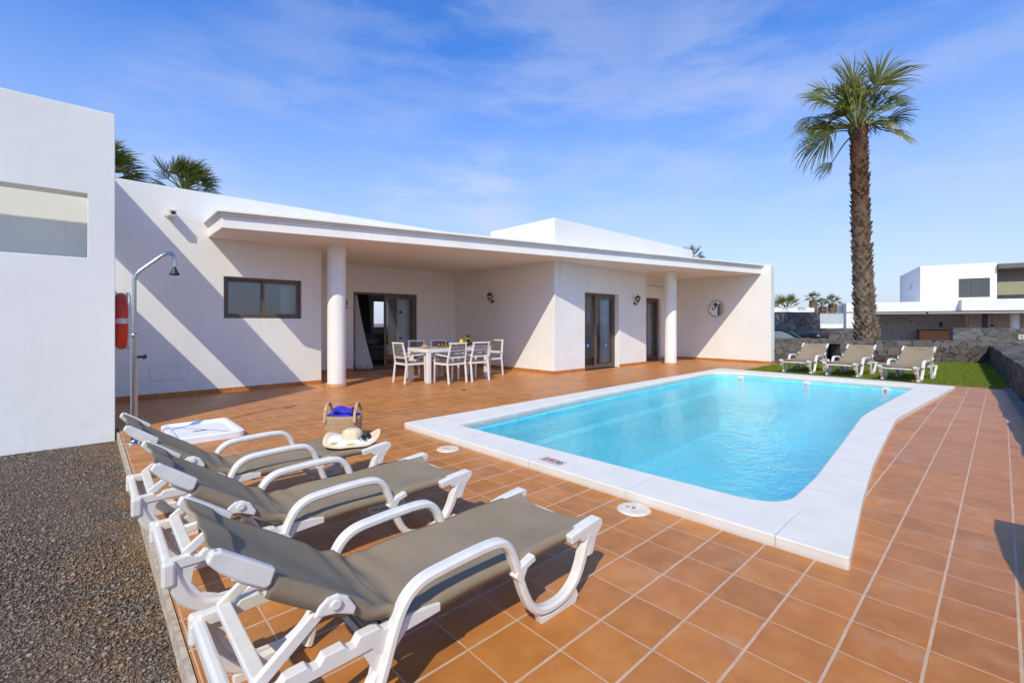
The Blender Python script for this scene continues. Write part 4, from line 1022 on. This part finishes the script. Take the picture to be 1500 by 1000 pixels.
def plate(loc, label, seed, mixc):
    t = thing('food_plate', label, 'plate', loc, 0, 'breakfast plates on the table')
    q = MB(); q.lathe([(0,.004),(.07,.004),(.115,.018),(.12,.016),(.075,0),(0,0)], n=28); q.build('dish', PWHITE, t)
    r_ = random.Random(seed)
    for i, (nm, c_) in enumerate(mixc):
        q = MB()
        for k in range(4):
            a = r_.random()*6.28; d = r_.random()*.055; q.ball((d*math.cos(a), d*math.sin(a), .025+.012*i), .024, 8, (1.1,1,.7))
        q.build('food', basic(nm, c_, .5), t)
    return t
plate((5.66,8.98,TZ), 'plate of melon and ham near the left end of the table', 1, [('ham_pink',(.6,.2,.12,1)),('melon_orange',(.75,.35,.08,1)),('pastry',(.55,.3,.1,1))])
plate((6.42,8.80,TZ), 'plate of red berries and bread beside the juice glasses', 2, [('berry_red',(.45,.06,.04,1)),('bread_white',(.7,.58,.4,1))])
plate((6.98,8.62,TZ), 'plate of cut papaya near the right end of the table', 3, [('papaya',(.75,.28,.08,1)),('melon_pale',(.75,.6,.25,1))])
fb = thing('fruit_bowl', 'bowl heaped with bananas and pineapple on the far right of the table', 'fruit bowl', (6.93,9.08,TZ)); fb.location = (7.0,9.16,TZ); pj.location = (6.72,9.0,TZ)
q = MB(); q.lathe([(0,.004),(.09,.006),(.15,.06),(.165,.075),(.16,.077),(.09,.015),(0,.012)], n=28); q.build('bowl', basic('dark_wicker', (.12,.07,.035,1), .8), fb)
q = MB(); r_ = random.Random(4)
for k in range(6):
    a = -.9+k*.32; q.tube([(.13*math.cos(a)-.02+.02*i*0, .11*math.sin(a), .10+.085*math.sin(math.pi*i/6)-.006*k+.0*i) if False else (-.12+.04*i, -.07+.03*k, .085+.09*math.sin(math.pi*(i+.4)/7)+.004*k) for i in range(7)], [.008,.016,.019,.02,.019,.016,.006], 8)
q.build('bananas', basic('banana_yellow', (.85,.60,.03,1), .5, var=.25, scale=30), fb)
q = MB(); q.ball((.07,.04,.13), .05, 12, (1,1,1.15)); q.ball((-.08,.08,.10), .04, 10); q.build('pineapple', basic('pineapple_skin', (.40,.20,.03,1), .8, var=.4, scale=40), fb)
q = MB()
for k in range(16):
    a = k*2.4; q.bar((.07,.04,.18),(.07+.06*math.cos(a),.04+.06*math.sin(a),.23+.02*(k%3)),.012,.002)
q.build('pineapple_leaves', basic('dull_green_leaf', (.06,.10,.03,1), .6), fb)

# ------------------------------------------------------------------ palms
LEAF = m_leaf('palm_leaf', (.060,.085,.005,1), (.165,.185,.014,1), (.44,.34,.07,1))
LEAF_D = m_leaf('palm_leaf_dark', (.050,.070,.010,1), (.125,.140,.022,1), (.32,.27,.07,1))
RV = Vector((.7311,-.6823,0)); FV = Vector((.6823,.7311,0)); UV = Vector((0,0,1))
def fan(mb, hub, d, nrm, rad, r_, n=24, spread=2.3, droop=.25, wind=Vector((0,0,0)), w=.022, join=.42, cup=.25):
    """costapalmate leaf: pleated blade that splits into drooping pointed segments"""
    d = d.normalized(); nrm = (nrm-d*nrm.dot(d)).normalized(); sd = d.cross(nrm); dry = r_.random()**2
    for i in range(n):
        if r_.random() < .05: continue
        q0 = (i/(n-1)-.5); a = q0*spread+r_.uniform(-.05,.05); L = rad*(1-.30*(2*abs(q0))**2)*(1+r_.uniform(-.16,.10))
        dd = d*math.cos(a)+sd*math.sin(a)
        v0 = []; seg = 6; p = hub.copy(); cur = (dd+nrm*cup*(1-math.cos(a))+nrm*r_.uniform(-.06,.06)).normalized()
        stepl = L/seg; ww = max(w, 1.15*L*join*spread/n); kink = r_.uniform(.5,1.9)
        lat = nrm.cross(cur).normalized()
        for s_ in range(seg+1):
            u = s_/seg
            wd = (ww*max(.12,u/join) if u < join else ww*max(0, 1-(u-join)/(1-join))**.55)
            v0.append((p-lat*wd*.5, p+nrm*(wd*.42), p+lat*wd*.5))
            bend = Vector((0,0,-1))*droop*kink*u*u*1.5 + wind*u*1.2
            cur = (cur+bend).normalized(); p = p+cur*stepl
        V = [q_ for tr_ in v0 for q_ in tr_]; F = []
        for s_ in range(seg):
            b_ = s_*3; F += [(b_,b_+1,b_+4,b_+3),(b_+1,b_+2,b_+5,b_+4)]
        bb = len(mb.v); tt = r_.uniform(.0,.4)
        for k_, q_ in enumerate(V):
            mb.v.append(tuple(q_)); mb.tint.append(min(1, tt+.2*dry+.75*(max(0, (k_//3)/seg-.5)/.5)**1.6*r_.uniform(.5,1.2)))
        for f_ in F: mb.f.append(tuple(bb+z for z in f_)); mb.sm.append(False); mb.mi.append(0)
def frond(mb, root, hub, tip_dir, nrm, rad, r_, **k):
    mid = (root+hub)/2 + Vector((0,0,(hub-root).length*.10))
    mb.mat = 1; mb.tube(spline([tuple(root), tuple(mid), tuple(hub)], 4), [.028-.0012*i for i in range(9)], 6); mb.mat = 0
    fan(mb, hub, tip_dir, nrm, rad, r_, **k)
PET = basic('palm_petiole', (.20,.22,.06,1), .5)
def trunk(mb, base, top, r0, r1, r_, dens=1.0, boots=True, flare=.15):
    H = (top-base).length; ns = 40; pts = []; rs = []
    for i in range(ns+1):
        u = i/ns; p = base.lerp(top, u)+Vector((.06*math.sin(u*3.1)*1.0, .04*math.sin(u*4), 0))
        pts.append(tuple(p)); rs.append((r0+(r1-r0)*u**.7+flare*math.exp(-u*14))*.88*(1+.05*math.sin(u*60)))
    mb.tube(pts, rs, 20)
    if not boots: return
    rows = int(H/.11*dens); k = 0
    for j in range(rows):
        u = j/rows; q_ = u*ns; i0 = min(int(q_), ns-1); c = Vector(pts[i0]).lerp(Vector(pts[i0+1]), q_-i0); rr_ = rs[i0]
        nb = max(6, int(2*math.pi*rr_/.17))
        for b_ in range(nb):
            a = 2*math.pi*(b_+.5*(j % 2)+r_.uniform(-.2,.2))/nb; e = Vector((math.cos(a), math.sin(a), 0)); lat = Vector((-e.y, e.x, 0))
            w0 = r_.uniform(.06,.10); h_ = r_.uniform(.14,.26); outw = r_.uniform(.05,.125); tw_ = lat*r_.uniform(-.03,.03)
            z0 = Vector((0,0,r_.uniform(-.03,.03)))
            p0 = c+e*rr_*.93+z0; tip = p0+e*outw+Vector((0,0,h_))+tw_
            t1 = tip-e*.02
            mb.t = r_.random()
            mb.add([p0-lat*w0, p0+lat*w0, tip+lat*w0*.28, tip-lat*w0*.28, p0+e*.035+Vector((0,0,h_*.45))+tw_*.4, p0-e*.03+Vector((0,0,h_*.7))],
                   [(0,1,4),(1,2,4),(2,3,4),(3,0,4),(0,3,5),(3,2,5),(2,1,5)])
def m_bark():
    t = NT('palm_bark'); at_ = t.n('ShaderNodeAttribute', attribute_name='tint').outputs['Fac']; p = t.pos()
    z = t.n('ShaderNodeSeparateXYZ', {0: p}).outputs[2]
    hi = t.n('ShaderNodeMapRange', {0: z, 1: 2.2, 2: 6.2, 3: 0., 4: 1.}).outputs[0]
    lowc = t.mix(at_, (.15,.105,.070,1), (.36,.28,.20,1)); hic = t.mix(at_, (.085,.040,.022,1), (.23,.12,.07,1))
    c = t.mix(hi, lowc, hic); c = t.mix(t.math('MULTIPLY', t.noise(p, 30, 4), .4), c, (.07,.05,.035,1))
    return t.pbr(c, .95, t.bump(t.noise(p, 60, 4), .6, .01), spec=.1)
BARK = m_bark()
def big_palm():
    B = Vector(at(1271,16.1)+(-.05,)); T_ = Vector(at(1255.5,16.1)+(8.15,))
    t = thing('palm_tree', 'tall fan palm with a shaggy brown trunk rising behind the far sunbeds', 'palm tree', tuple(B))
    r_ = random.Random(21)
    q = MB(); trunk(q, Vector((0,0,0)), T_-B, .345, .245, r_); q.build('trunk', BARK, t, tint=True)
    q = MB(); S = 16.1/670; C = T_-B
    data = [ # hub x, hub y, tip x, tip y (photo pixels), depth offset of hub and of tip, blade radius factor, nrm toward camera factor
      ((1227,125),(1203,103),-.3,-.5,1.15),((1249,118),(1252,72),.0,.1,1.15),((1277,127),(1322,78),-.2,-.1,1.25),((1300,140),(1334,128),.1,.3,.95),
      ((1308,112),(1343,95),.5,.8,1.0),((1207,153),(1153,150),-.2,-.4,1.15),((1196,163),(1180,180),.3,.6,1.0),((1222,186),(1155,212),-.1,-.3,1.25),((1220,190),(1178,243),.2,.2,1.15),
      ((1240,224),(1214,255),.7,1.0,.9),((1304,188),(1352,200),.1,.2,1.05),((1302,190),(1313,214),-.2,-.5,.8),((1291,164),(1320,156),-.6,-.9,.8),
      ((1248,172),(1224,170),-.7,-1.3,.75),((1238,132),(1212,94),.6,1.0,1.05),((1273,122),(1290,80),.5,.9,1.05),((1216,122),(1200,132),.2,.5,1.0),
      ((1262,172),(1288,180),-.8,-1.3,.7),((1255,140),(1262,110),-.8,-1.0,.95),((1240,150),(1215,158),-.9,-1.3,.8),((1285,150),(1300,168),.8,1.2,.85),((1265,135),(1295,118),-.6,-.8,.9),((1233,142),(1206,120),-.6,-.9,.9)]
    for (hx,hy),(tx,ty),dh,dt,rf in data:
        def P3(x, y, d): return C + RV*((x-1255.5)*S) + UV*((185-y)*S-(0)) + FV*d
        hub = P3(hx,hy,dh); tip = P3(tx,ty,dt); L = (tip-hub).length
        root = C + Vector((r_.uniform(-.08,.08), r_.uniform(-.08,.08), -.12))
        dirv = (tip-hub).normalized(); up_ = dirv.z
        nr = (-FV*.75+UV*.65+Vector((r_.uniform(-.25,.25),r_.uniform(-.25,.25),0))).normalized()
        fan_r = max(.75, L*1.0)*min(1.1, rf)*.98
        frond(q, root, hub, tip-hub+UV*L*.18, nr, fan_r, r_, n=32, spread=2.2 if up_ > -.3 else 1.7, droop=.26 if up_ > .2 else .5, wind=-RV*.03+UV*.0, cup=.35)
    for k in range(34):
        a = r_.uniform(-.45, math.pi+.5); el_ = r_.uniform(-.9, .9)
        dv = (RV*math.cos(a)*1.05+UV*math.sin(a)+FV*el_).normalized()
        hub = C + UV*.1 + dv*r_.uniform(.5,1.0)+UV*.15
        nr = (-FV*r_.uniform(-.2,.9)+UV*r_.uniform(.3,1)+RV*r_.uniform(-.6,.6)).normalized()
        frond(q, C+Vector((0,0,-.1)), hub, dv+UV*.1, nr, r_.uniform(.75,1.1), r_, n=20, spread=r_.uniform(1.6,2.3), droop=r_.uniform(.3,.65), cup=.4)
    # short fibrous leaf bases round the head of the trunk
    for k in range(26):
        a = r_.random()*6.28; e = Vector((math.cos(a), math.sin(a), 0)); q.mat = 1
        q.tube([tuple(C+e*.15+Vector((0,0,-.35))), tuple(C+e*.27+Vector((0,0,.05+r_.random()*.2)))], [.04,.02], 5); q.mat = 0
    q.build('crown', [LEAF, PET], t, tint=True)
big_palm()
def small_palm(loc, H, rad, label, seed, n=15, wind=Vector((0,0,0)), tr=.16, group=None, leaf=LEAF, nl=20, droop=.2, boots=False, upb=.35):
    t = thing('palm_tree', label, 'palm tree', loc, 0, group); r_ = random.Random(seed)
    q = MB(); trunk(q, Vector((0,0,0)), Vector((0,0,H)), tr, tr*.8, r_, .6, boots, .05); q.build('trunk', BARK, t, tint=True)
    q = MB()
    for i in range(n):
        a = i*2.39996+r_.uniform(-.2,.2); el = -.35+1.6*((i+.5)/n)**.8
        e = Vector((math.cos(a)*math.cos(el), math.sin(a)*math.cos(el), math.sin(el)+upb*.3)).normalized()
        e = (e+wind*.8).normalized()
        hub = Vector((0,0,H))+e*rad*r_.uniform(.42,.58)
        nr = (UV*.7+Vector((r_.uniform(-.7,.7),r_.uniform(-.7,.7),r_.uniform(0,.3)))).normalized()
        frond(q, Vector((0,0,H-.1)), hub, e, nr, rad*r_.uniform(.5,.62), r_, n=nl, spread=2.2, droop=droop, wind=wind*.5, w=rad*.018)
    q.build('crown', [leaf, PET], t, tint=True); return t
# wind-blown palms behind the villa on the left
W_ = RV*.55+UV*.08
small_palm((.0,18.,-.3), 5.8, 1.5, 'wind-blown fan palm partly hidden by the annex corner', 5, n=36, wind=W_*1.1, leaf=LEAF_D, nl=24, droop=.28, upb=1.)
small_palm((2.35,18.3,-.3), 5.95, 1.12, 'smaller wind-blown fan palm rising over the left roofline', 9, n=28, wind=W_*.8, leaf=LEAF_D, nl=20, droop=.2, upb=1.)
px = at(1012,30); small_palm(px+(-.3,), 5.75, 1.05, 'palm top peeping over the right end of the villa roof', 12, n=14, nl=20)
px = at(1152,33); small_palm(px+(-.4,), 2.65, 1.25, 'yellow-green palm behind the flat-roofed building at the right of the villa', 14, n=16, nl=20)
for i, (p_, D, H, lab) in enumerate(((1191,42,3.75,'leftmost and tallest of the three small distant palms'),(1204,43,3.2,'middle one of the three small distant palms'),(1219,42,3.45,'rightmost of the three small distant palms'))):
    small_palm(at(p_,D)+(-.4,), H, .95, lab, 30+i, n=13, nl=12, tr=.42, leaf=LEAF_D, droop=.3, group='small distant palms', boots=True)
# reddish succulent at the foot of the big palm
su = thing('succulent', 'low reddish succulent clump at the foot of the big palm', 'plant', at(1290,15.0)+(.02,)); q = MB(); r_ = random.Random(3)
for k in range(90):
    a = r_.random()*6.28; d = r_.random()*.24; x, y = d*math.cos(a), d*math.sin(a); e = Vector((math.cos(a)*.5, math.sin(a)*.5, 1)).normalized()
    L = r_.uniform(.08,.2); q.t = r_.random(); q.tube([(x,y,0), tuple(Vector((x,y,0))+e*L*.6), tuple(Vector((x,y,0))+e*L)], [.012,.022,.002], 5, cap=False)
q.build('leaves', m_leaf('red_succulent', (.10,.04,.03,1), (.20,.08,.06,1), (.30,.12,.09,1)), su, tint=True)

# ------------------------------------------------------------------ street beyond the wall
def road():
    a = at(900,17.6); b_ = at(1700,17.6); c_ = at(1700,22.3); d_ = at(900,22.3); q = MB(); q.prism([a,d_,c_,b_][::-1], -.43, -.415)
    struct(q, 'road', basic('asphalt', (.055,.052,.05,1), .9, var=.15, scale=6, bump=.8, bs=120))
road()
car = thing('parked_car', 'dark blue parked hatchback showing only its roof above the low wall', 'car', at(1130,19.4)+(-.415,), 0)
car.rotation_euler = (0,0,math.atan2(-.6823,.7311))
CP = basic('car_paint', (.018,.022,.035,1), .18, .4, var=.02, bump=0)
q = MB(); body = [(-1.9,.22),(1.75,.22),(1.88,.40),(1.86,.62),(1.55,.80),(1.02,.92),(-1.55,.95),(-1.86,.86),(-1.95,.60)]
q.prism(body, -.82, .82, 'y'); q.build('body', CP, car, bevel=.06, seg=3)
q = MB(); cab = [(-1.62,.94),(1.08,.92),(.42,1.37),(.15,1.46),(-.35,1.50),(-1.0,1.46),(-1.42,1.32)]
V = [(x, -.76+.16*(z-.92)/.5, z) for x, z in cab]+[(x, .76-.16*(z-.92)/.5, z) for x, z in cab]; n_ = len(cab)
q.add(V, [tuple(range(n_))[::-1], tuple(range(n_,2*n_))]+[(i,(i+1)%n_,n_+(i+1)%n_,n_+i) for i in range(n_)]); q.build('cabin', CP, car, bevel=.04, seg=3)
CG = basic('car_glass', (.16,.21,.20,1), .06, .0, var=.05, bump=0)
for s in (-1,1):
    for P_ in ([(-1.35,.97),(-.45,.97),(-.45,1.38),(-.95,1.36),(-1.2,1.24)],[(-.38,.97),(.78,.96),(.30,1.28),(.05,1.37),(-.38,1.40)]):
        q = MB(); V = [(x, s*(.773-.16*(z-.92)/.5), z) for x, z in P_]; V += [(x, y-s*.03, z) for x, y, z in V]; n_ = len(P_)
        q.add(V, [tuple(range(n_)), tuple(range(n_,2*n_))[::-1]]+[(i,(i+1)%n_,n_+(i+1)%n_,n_+i) for i in range(n_)]); q.build('side_window', CG, car)
q = MB(); q.add([(1.05,-.68,.95),(1.05,.68,.95),(.47,.58,1.36),(.47,-.58,1.36),(1.02,-.66,.92),(1.02,.66,.92),(.44,.56,1.33),(.44,-.56,1.33)],[(0,1,2,3),(4,7,6,5),(0,4,5,1),(2,6,7,3),(1,5,6,2),(0,3,7,4)])
for i,v in enumerate(q.v): q.v[i] = (v[0]+.025, v[1], v[2]+.012)
q.build('windscreen', CG, car)
for x in (-1.2,1.2):
    for s in (-1,1):
        q = MB(); q.lathe([(.0,-.1),(.30,-.1),(.32,-.07),(.32,.07),(.30,.1),(0,.1)], n=28)
        for i,v in enumerate(q.v): q.v[i] = (v[0]+x, v[2]+s*.76, v[1]+.32)
        wh = q.build('wheel', DARK, car); q = MB(); q.lathe([(.0,.0),(.18,.0),(.20,-.02)], n=20)
        for i,v in enumerate(q.v): q.v[i] = (v[0]+x, s*.865+v[2]*s, v[1]+.32)
        q.build('rim', STEEL, wh)
for s in (-1,1):
    q = MB(); q.box(1.74,s*.62-.14,.60,1.89,s*.62+.14,.72); q.build('headlight', GLASS if False else WHITE, car, bevel=.02)
    q = MB(); q.box(.62,s*.86-.09,.93,.74,s*.86+.09,1.06); q.build('mirror', CP, car, bevel=.02)
bn = thing('waste_container', 'dark grey plastic waste container with a white triangle, beside the parked car', 'bin', at(1189,20.6)+(-.42,), math.atan2(-.6823,.7311))
q = MB(); q.prism([(-.42,.15),(.42,.15),(.50,1.08),(-.50,1.08)], -.38, .38, 'y'); q.build('body', DARK, bn, bevel=.03)
q = MB(); q.prism([(-.53,1.085),(.53,1.085),(.53,1.27),(.42,1.30),(-.40,1.26),(-.53,1.20)], -.42, .42, 'y'); q.build('lid', DARK, bn, bevel=.02)
q = MB(); q.prism([(-.08,1.13),(.08,1.13),(0,1.25)], -.43, -.422, 'y'); q.build('triangle_mark', WHITE, bn)
for x in (-.36,.36):
    for y in (-.3,.3):
        q = MB(); q.lathe([(0,-.03),(.075,-.03),(.075,.03),(0,.03)], n=14)
        for i,v in enumerate(q.v): q.v[i] = (v[0]+x, v[2]+y, v[1]+.075)
        q.build('wheel', DARK, bn)
# flat-roofed building left
fbld = thing('flat_roofed_building', 'low building with a white slab roof behind the tall stone wall', 'building', at(1120,33)+(-.42,), math.atan2(-.6823,.7311)); S = 33/670
q = MB(); q.box(-4.,-.0,0,3.0,3,2.45); q.build('wall', basic('brown_render', (.16,.11,.085,1), .9), fbld)
q = MB(); q.box(-4.3,-.6,2.46,3.2,3.2,2.80); q.build('roof', PL, fbld, bevel=.02)
q = MB(); q.box(1.2,-.02,1.6,2.2,-.004,2.2); q.build('window', DARK, fbld)
tv = thing('terrace_house', 'distant white terraced house with a glass balcony left of the big palm', 'house', at(1216,36)+(-.42,), math.atan2(-.6823,.7311)); S = 36/670
q = MB(); q.box(-.9,0,0,.95,3,1.92); q.box(-.9,-.12,1.25,.95,-.001,1.66); q.build('wall', PL, tv)
q = MB(); q.box(-.85,-.1,1.67,.95,-.08,2.45); q.build('glass_balustrade', basic('frosted_glass', (.50,.56,.56,1), .2), tv)
q = MB()
for x in (-.86,-.45,.42,.93): q.box(x-.02,-.13,1.67,x+.02,-.101,2.47)
q.box(-.9,-.13,2.451,.97,-.06,2.48); q.build('railing', WHITE, tv)
q = MB(); q.box(.2,-.02,.9,.42,-.003,1.15); q.box(.55,-.02,.55,.94,-.003,1.2); q.build('window', DARK, tv)

# the neighbour's house on the right
CX, CY = 50.72, 4.64; hd = R(14.18)
nb = thing('neighbour_house', 'white two-storey modern house with a flat roof terrace at the far right', 'house', (CX,CY,-.42), hd-math.pi/2)
# local x runs to the right along its front, local y runs back, z from the street level
Z = lambda z: z+.42
q = MB(); q.wall('x', 0, .3, 0, 4.5, Z(2.9), Z(6.02), [(2.32,4.12,Z(3.33),Z(4.84))]); q.wall('y', 0, .3, .3, 9.9, Z(2.9), Z(6.02), []); q.wall('y', 4.2, .3, .3, 9.9, Z(2.9), Z(6.02), []); q.wall('x', 9.6, .3, .3, 4.2, Z(2.9), Z(6.02), []); q.box(.3,.3,Z(5.6),4.2,9.6,Z(5.8)); q.build('upper_storey', PL, nb)
q = MB(); q.box(.302,.9,Z(3.02),4.198,.95,Z(5.5)); q.build('room_wall', ROOM, nb)
w_ = MB(); w_.box(2.32,.06,Z(3.33),2.40,.14,Z(4.84)); w_.box(4.04,.06,Z(3.33),4.12,.14,Z(4.84)); w_.box(2.4,.06,Z(4.76),4.04,.14,Z(4.84)); w_.box(2.4,.06,Z(3.33),4.04,.14,Z(3.41)); w_.box(3.13,.05,Z(3.41),3.21,.13,Z(4.76)); fr_ = w_.build('window', BROWN, nb)
for a, b_ in ((2.4,3.13),(3.21,4.04)):
    m = MB(); m.add([(a,.1,Z(3.41)),(b_,.1,Z(3.41)),(b_,.1,Z(4.76)),(a,.1,Z(4.76))],[(0,1,2,3)]); m.build('pane', m_glass('dark_glass', (.25,.28,.3,1)) if 'dark_glass' not in bpy.data.materials else bpy.data.materials['dark_glass'], fr_)
q = MB(); q.box(3.6,.2,Z(3.35),3.95,.24,Z(4.8)); q.build('blind', CURT, fr_)
q = MB()
for y in (3.6,4.2,5.6): q.box(-.01,y,Z(4.3),-.001,y+.07,Z(4.9 if y < 5 else 4.75))
q.build('slit_vent', DARK, nb)
q = MB(); q.box(4.52,-.35,Z(5.52),12,4,Z(5.86)); q.build('balcony_roof', basic('brown_slab', (.16,.13,.11,1), .8), nb)
q = MB(); q.box(4.52,2.2,Z(3.0),12,2.4,Z(5.5)); q.build('balcony_back_wall', basic('mauve_render', (.30,.26,.24,1), .9), nb)
q = MB(); q.box(4.52,.0,Z(3.47),12,.05,Z(4.47)); q.build('balcony_panel', basic('olive_panel', (.27,.25,.13,1), .5, var=.03), nb)
q = MB(); q.box(4.52,-.05,Z(3.36),12,.1,Z(3.46)); q.build('balcony_rail', DARK, nb)
# terrace parapet band and canopy
q = MB(); q.prism([(-5.2,-4),(1.55,-4),(1.55,-3.7),(-4.9,-3.7),(-4.9,9),(-5.2,9)], Z(2.2), Z(2.93)); q.prism([(1.55,-4.6),(12,-4.6),(12,-4.3),(2.1,-4.3),(2.1,-3.4),(1.55,-3.4)][::1], Z(2.2), Z(3.0))
q.box(-4.9,-3.7,Z(2.2),12,9,Z(2.45)); q.build('terrace_parapet', PL, nb)
q = MB(); q.box(-3.9,-5.0,Z(1.98),12,-3.0,Z(2.12)); q.build('awning_slab', basic('awning_grey', (.34,.32,.29,1), .6), nb)
for x in (-.45, 5.1):
    q = MB(); q.box(x,-5.04,Z(1.9),x+.09,-5.001,Z(2.18)); q.build('awning_bracket', DARK, nb)
q = MB(); q.box(-5.2,-3.9,0,-3.7,9,Z(2.19)); q.build('end_wall', PL, nb)
q = MB(); q.box(-3.7,-1.,0,2.6,-.8,Z(2.19)); q.build('porch_wall', basic('porch_mauve', (.48,.42,.40,1), .9), nb)
q = MB(); q.box(2.45,-2.2,0,12,-2.0,Z(2.19)); q.build('porch_wall', basic('porch_pink', (.52,.40,.35,1), .9), nb)
q = MB(); q.box(2.45,-1.99,0,2.599,-1.01,Z(2.19)); q.build('porch_wall', PL2, nb)
q = MB(); q.box(-.37,-2.0,0,1.75,-1.9,Z(.72)); q.build('orange_screen', basic('terracotta_screen', (.50,.20,.09,1), .8), nb)
q = MB(); q.box(-.50,-2.05,0,-.371,-1.85,Z(.80)); q.box(-.371,-2.04,Z(.721),1.8,-1.86,Z(.80)); q.build('screen_frame', DARK, nb)
q = MB(); q.box(2.86,-3.7,0,3.12,-3.5,Z(1.97)); q.build('post', DARK, nb)
q = MB(); q.lathe([(.24,0),(.24,2.38)], (4.5,-3.6,0), 20); q.build('column', PL, nb)
for dx, dz in ((-2.0,1.55),(-1.55,1.72),(-1.1,1.62),(-.7,1.42),(-.3,1.2),(-2.3,1.2),(-2.3,.75),(-1.05,.85),(-2.0,.35)):
    q = MB(); q.lathe([(0,0),(.05,0),(.05,.02)], n=10)
    for i,v in enumerate(q.v): q.v[i] = (v[0]+dx, -1.0-v[2]-.002, v[1]+Z(dz))
    q.build('wall_ornament', DARK, nb)
q = MB(); q.box(1.0,-1.12,Z(1.0),1.16,-1.001,Z(1.4)); q.build('wall_lantern', BLACK, nb, bevel=.02)
q = MB(); q.tube([(3.45,-3.2,Z(1.97)),(3.45,-3.2,Z(1.15))], .012, 6); q.lathe([(.03,1.62),(.14,1.47),(.0,1.46)], (3.45,-3.2,0), 14); q.build('pendant_lamp', BLACK, nb)

# low hills on the skyline
q = MB(); q_r = random.Random(8)
def hill(cx, cy, w_, h_, mb):
    def fn(u, v):
        x = (u-.5)*2; y = (v-.5)*2; r2 = x*x+y*y; z = h_*max(0, 1-r2)*(1+.25*noise.noise(Vector((x*2,y*2,cx))))
        return (cx+x*w_, cy+y*w_, z-2)
    mb.grid(fn, 24, 24)
c1 = at(1235,900); hill(c1[0], c1[1], 60, 40, q); c1 = at(1140,1200); hill(c1[0], c1[1], 150, 30, q)
struct(q, 'hills', basic('dry_hill', (.30,.25,.20,1), .95))

# ------------------------------------------------------------------ light and sky
SUN_EL = R(45.1); sunh = Vector((-.827,-.562))       # towards the sun
to_sun = Vector((sunh.x*math.cos(SUN_EL), sunh.y*math.cos(SUN_EL), math.sin(SUN_EL)))
sd = bpy.data.lights.new('Sun', 'SUN'); sd.energy = 2.25; sd.angle = R(.5); sd.color = (1,.945,.79)
so_ = bpy.data.objects.new('Sun', sd); COL.objects.link(so_); so_.rotation_euler = to_sun.to_track_quat('Z','Y').to_euler()
W = bpy.data.worlds.new('World'); sc.world = W; W.use_nodes = True; nt = W.node_tree; nt.nodes.clear()
class WN(NT):
    def __init__(s, tree): s.t = tree
w = WN(nt); out = w.n('ShaderNodeOutputWorld')
sky = w.n('ShaderNodeTexSky'); sky.sky_type = 'NISHITA'; sky.sun_disc = False; sky.sun_elevation = SUN_EL
sky.sun_rotation = math.atan2(to_sun.x, to_sun.y); sky.air_density = 1.0; sky.dust_density = .35; sky.ozone_density = 2.2; sky.altitude = 50
tc = w.n('ShaderNodeTexCoord').outputs['Generated']; x, y, z = w.n('ShaderNodeSeparateXYZ', {0: tc}).outputs
# thin high cloud, laid on a plane far overhead
mp = w.n('ShaderNodeMapping', {'Vector': tc, 'Rotation': (R(7),R(-7),R(20)), 'Scale': (2.2,2.2,8.)}).outputs[0]
cl1 = w.noise(mp, 1.6, 8, .6)
mask = None
def sky_dir(px, py):
    a = (px-750)/670.; v = Vector((.6823+.7311*a, .7311-.6823*a, (473-py)/670.)); return v.normalized()
for (px_, py_, rad_, am) in ((690,285,.17,1.),(600,300,.12,.7),(560,90,.35,.36),(820,110,.30,.5),(1060,140,.28,.6),(1330,200,.30,.4),(330,215,.22,.5),(960,250,.25,.4),(1180,330,.25,.35)):
    dp = w.n('ShaderNodeVectorMath', {0: tc, 1: tuple(sky_dir(px_, py_))}, operation='DOT_PRODUCT').outputs['Value']
    m_ = w.n('ShaderNodeMapRange', {0: dp, 1: math.cos(rad_), 2: 1., 3: 0., 4: am}, interpolation_type='SMOOTHSTEP').outputs[0]
    mask = m_ if mask is None else w.math('MAXIMUM', mask, m_)
cm = w.math('MULTIPLY', mask, w.n('ShaderNodeMapRange', {0: cl1, 1: .36, 2: .66, 3: 0., 4: .62}, interpolation_type='SMOOTHSTEP').outputs[0])
hz = w.n('ShaderNodeMapRange', {0: z, 1: 0., 2: .5, 3: .93, 4: 0.}).outputs[0]
base = w.n('ShaderNodeHueSaturation', {'Color': sky.outputs[0], 'Saturation': 1.34, 'Hue': .514, 'Value': 1.04}).outputs[0]
c = w.mix(hz, base, (2.0,2.3,3.25,1))
c = w.mix(cm, c, (2.75,2.95,3.6,1))
bg = w.n('ShaderNodeBackground', {'Color': c, 'Strength': .15})
nt.links.new(bg.outputs[0], out.inputs[0])

# ------------------------------------------------------------------ camera
cd = bpy.data.cameras.new('Camera'); cam = bpy.data.objects.new('Camera', cd); COL.objects.link(cam); sc.camera = cam
cd.sensor_width = 36; cd.lens = 670/1500*36; cd.shift_x = 0; cd.shift_y = -27/1500; cd.clip_end = 4000; cd.clip_start = .05
cam.location = (0,0,1.3)
fwd = Vector((math.cos(R(46.98)), math.sin(R(46.98)), 0)); cam.rotation_euler = (-fwd).to_track_quat('Z','Y').to_euler()
sc.view_settings.view_transform = 'Standard'; sc.view_settings.look = 'None'; sc.view_settings.exposure = .74; sc.view_settings.gamma = 1
sc.render.engine = 'CYCLES'; sc.cycles.max_bounces = 12; sc.cycles.diffuse_bounces = 8; sc.cycles.transparent_max_bounces = 12; sc.cycles.use_denoising = True
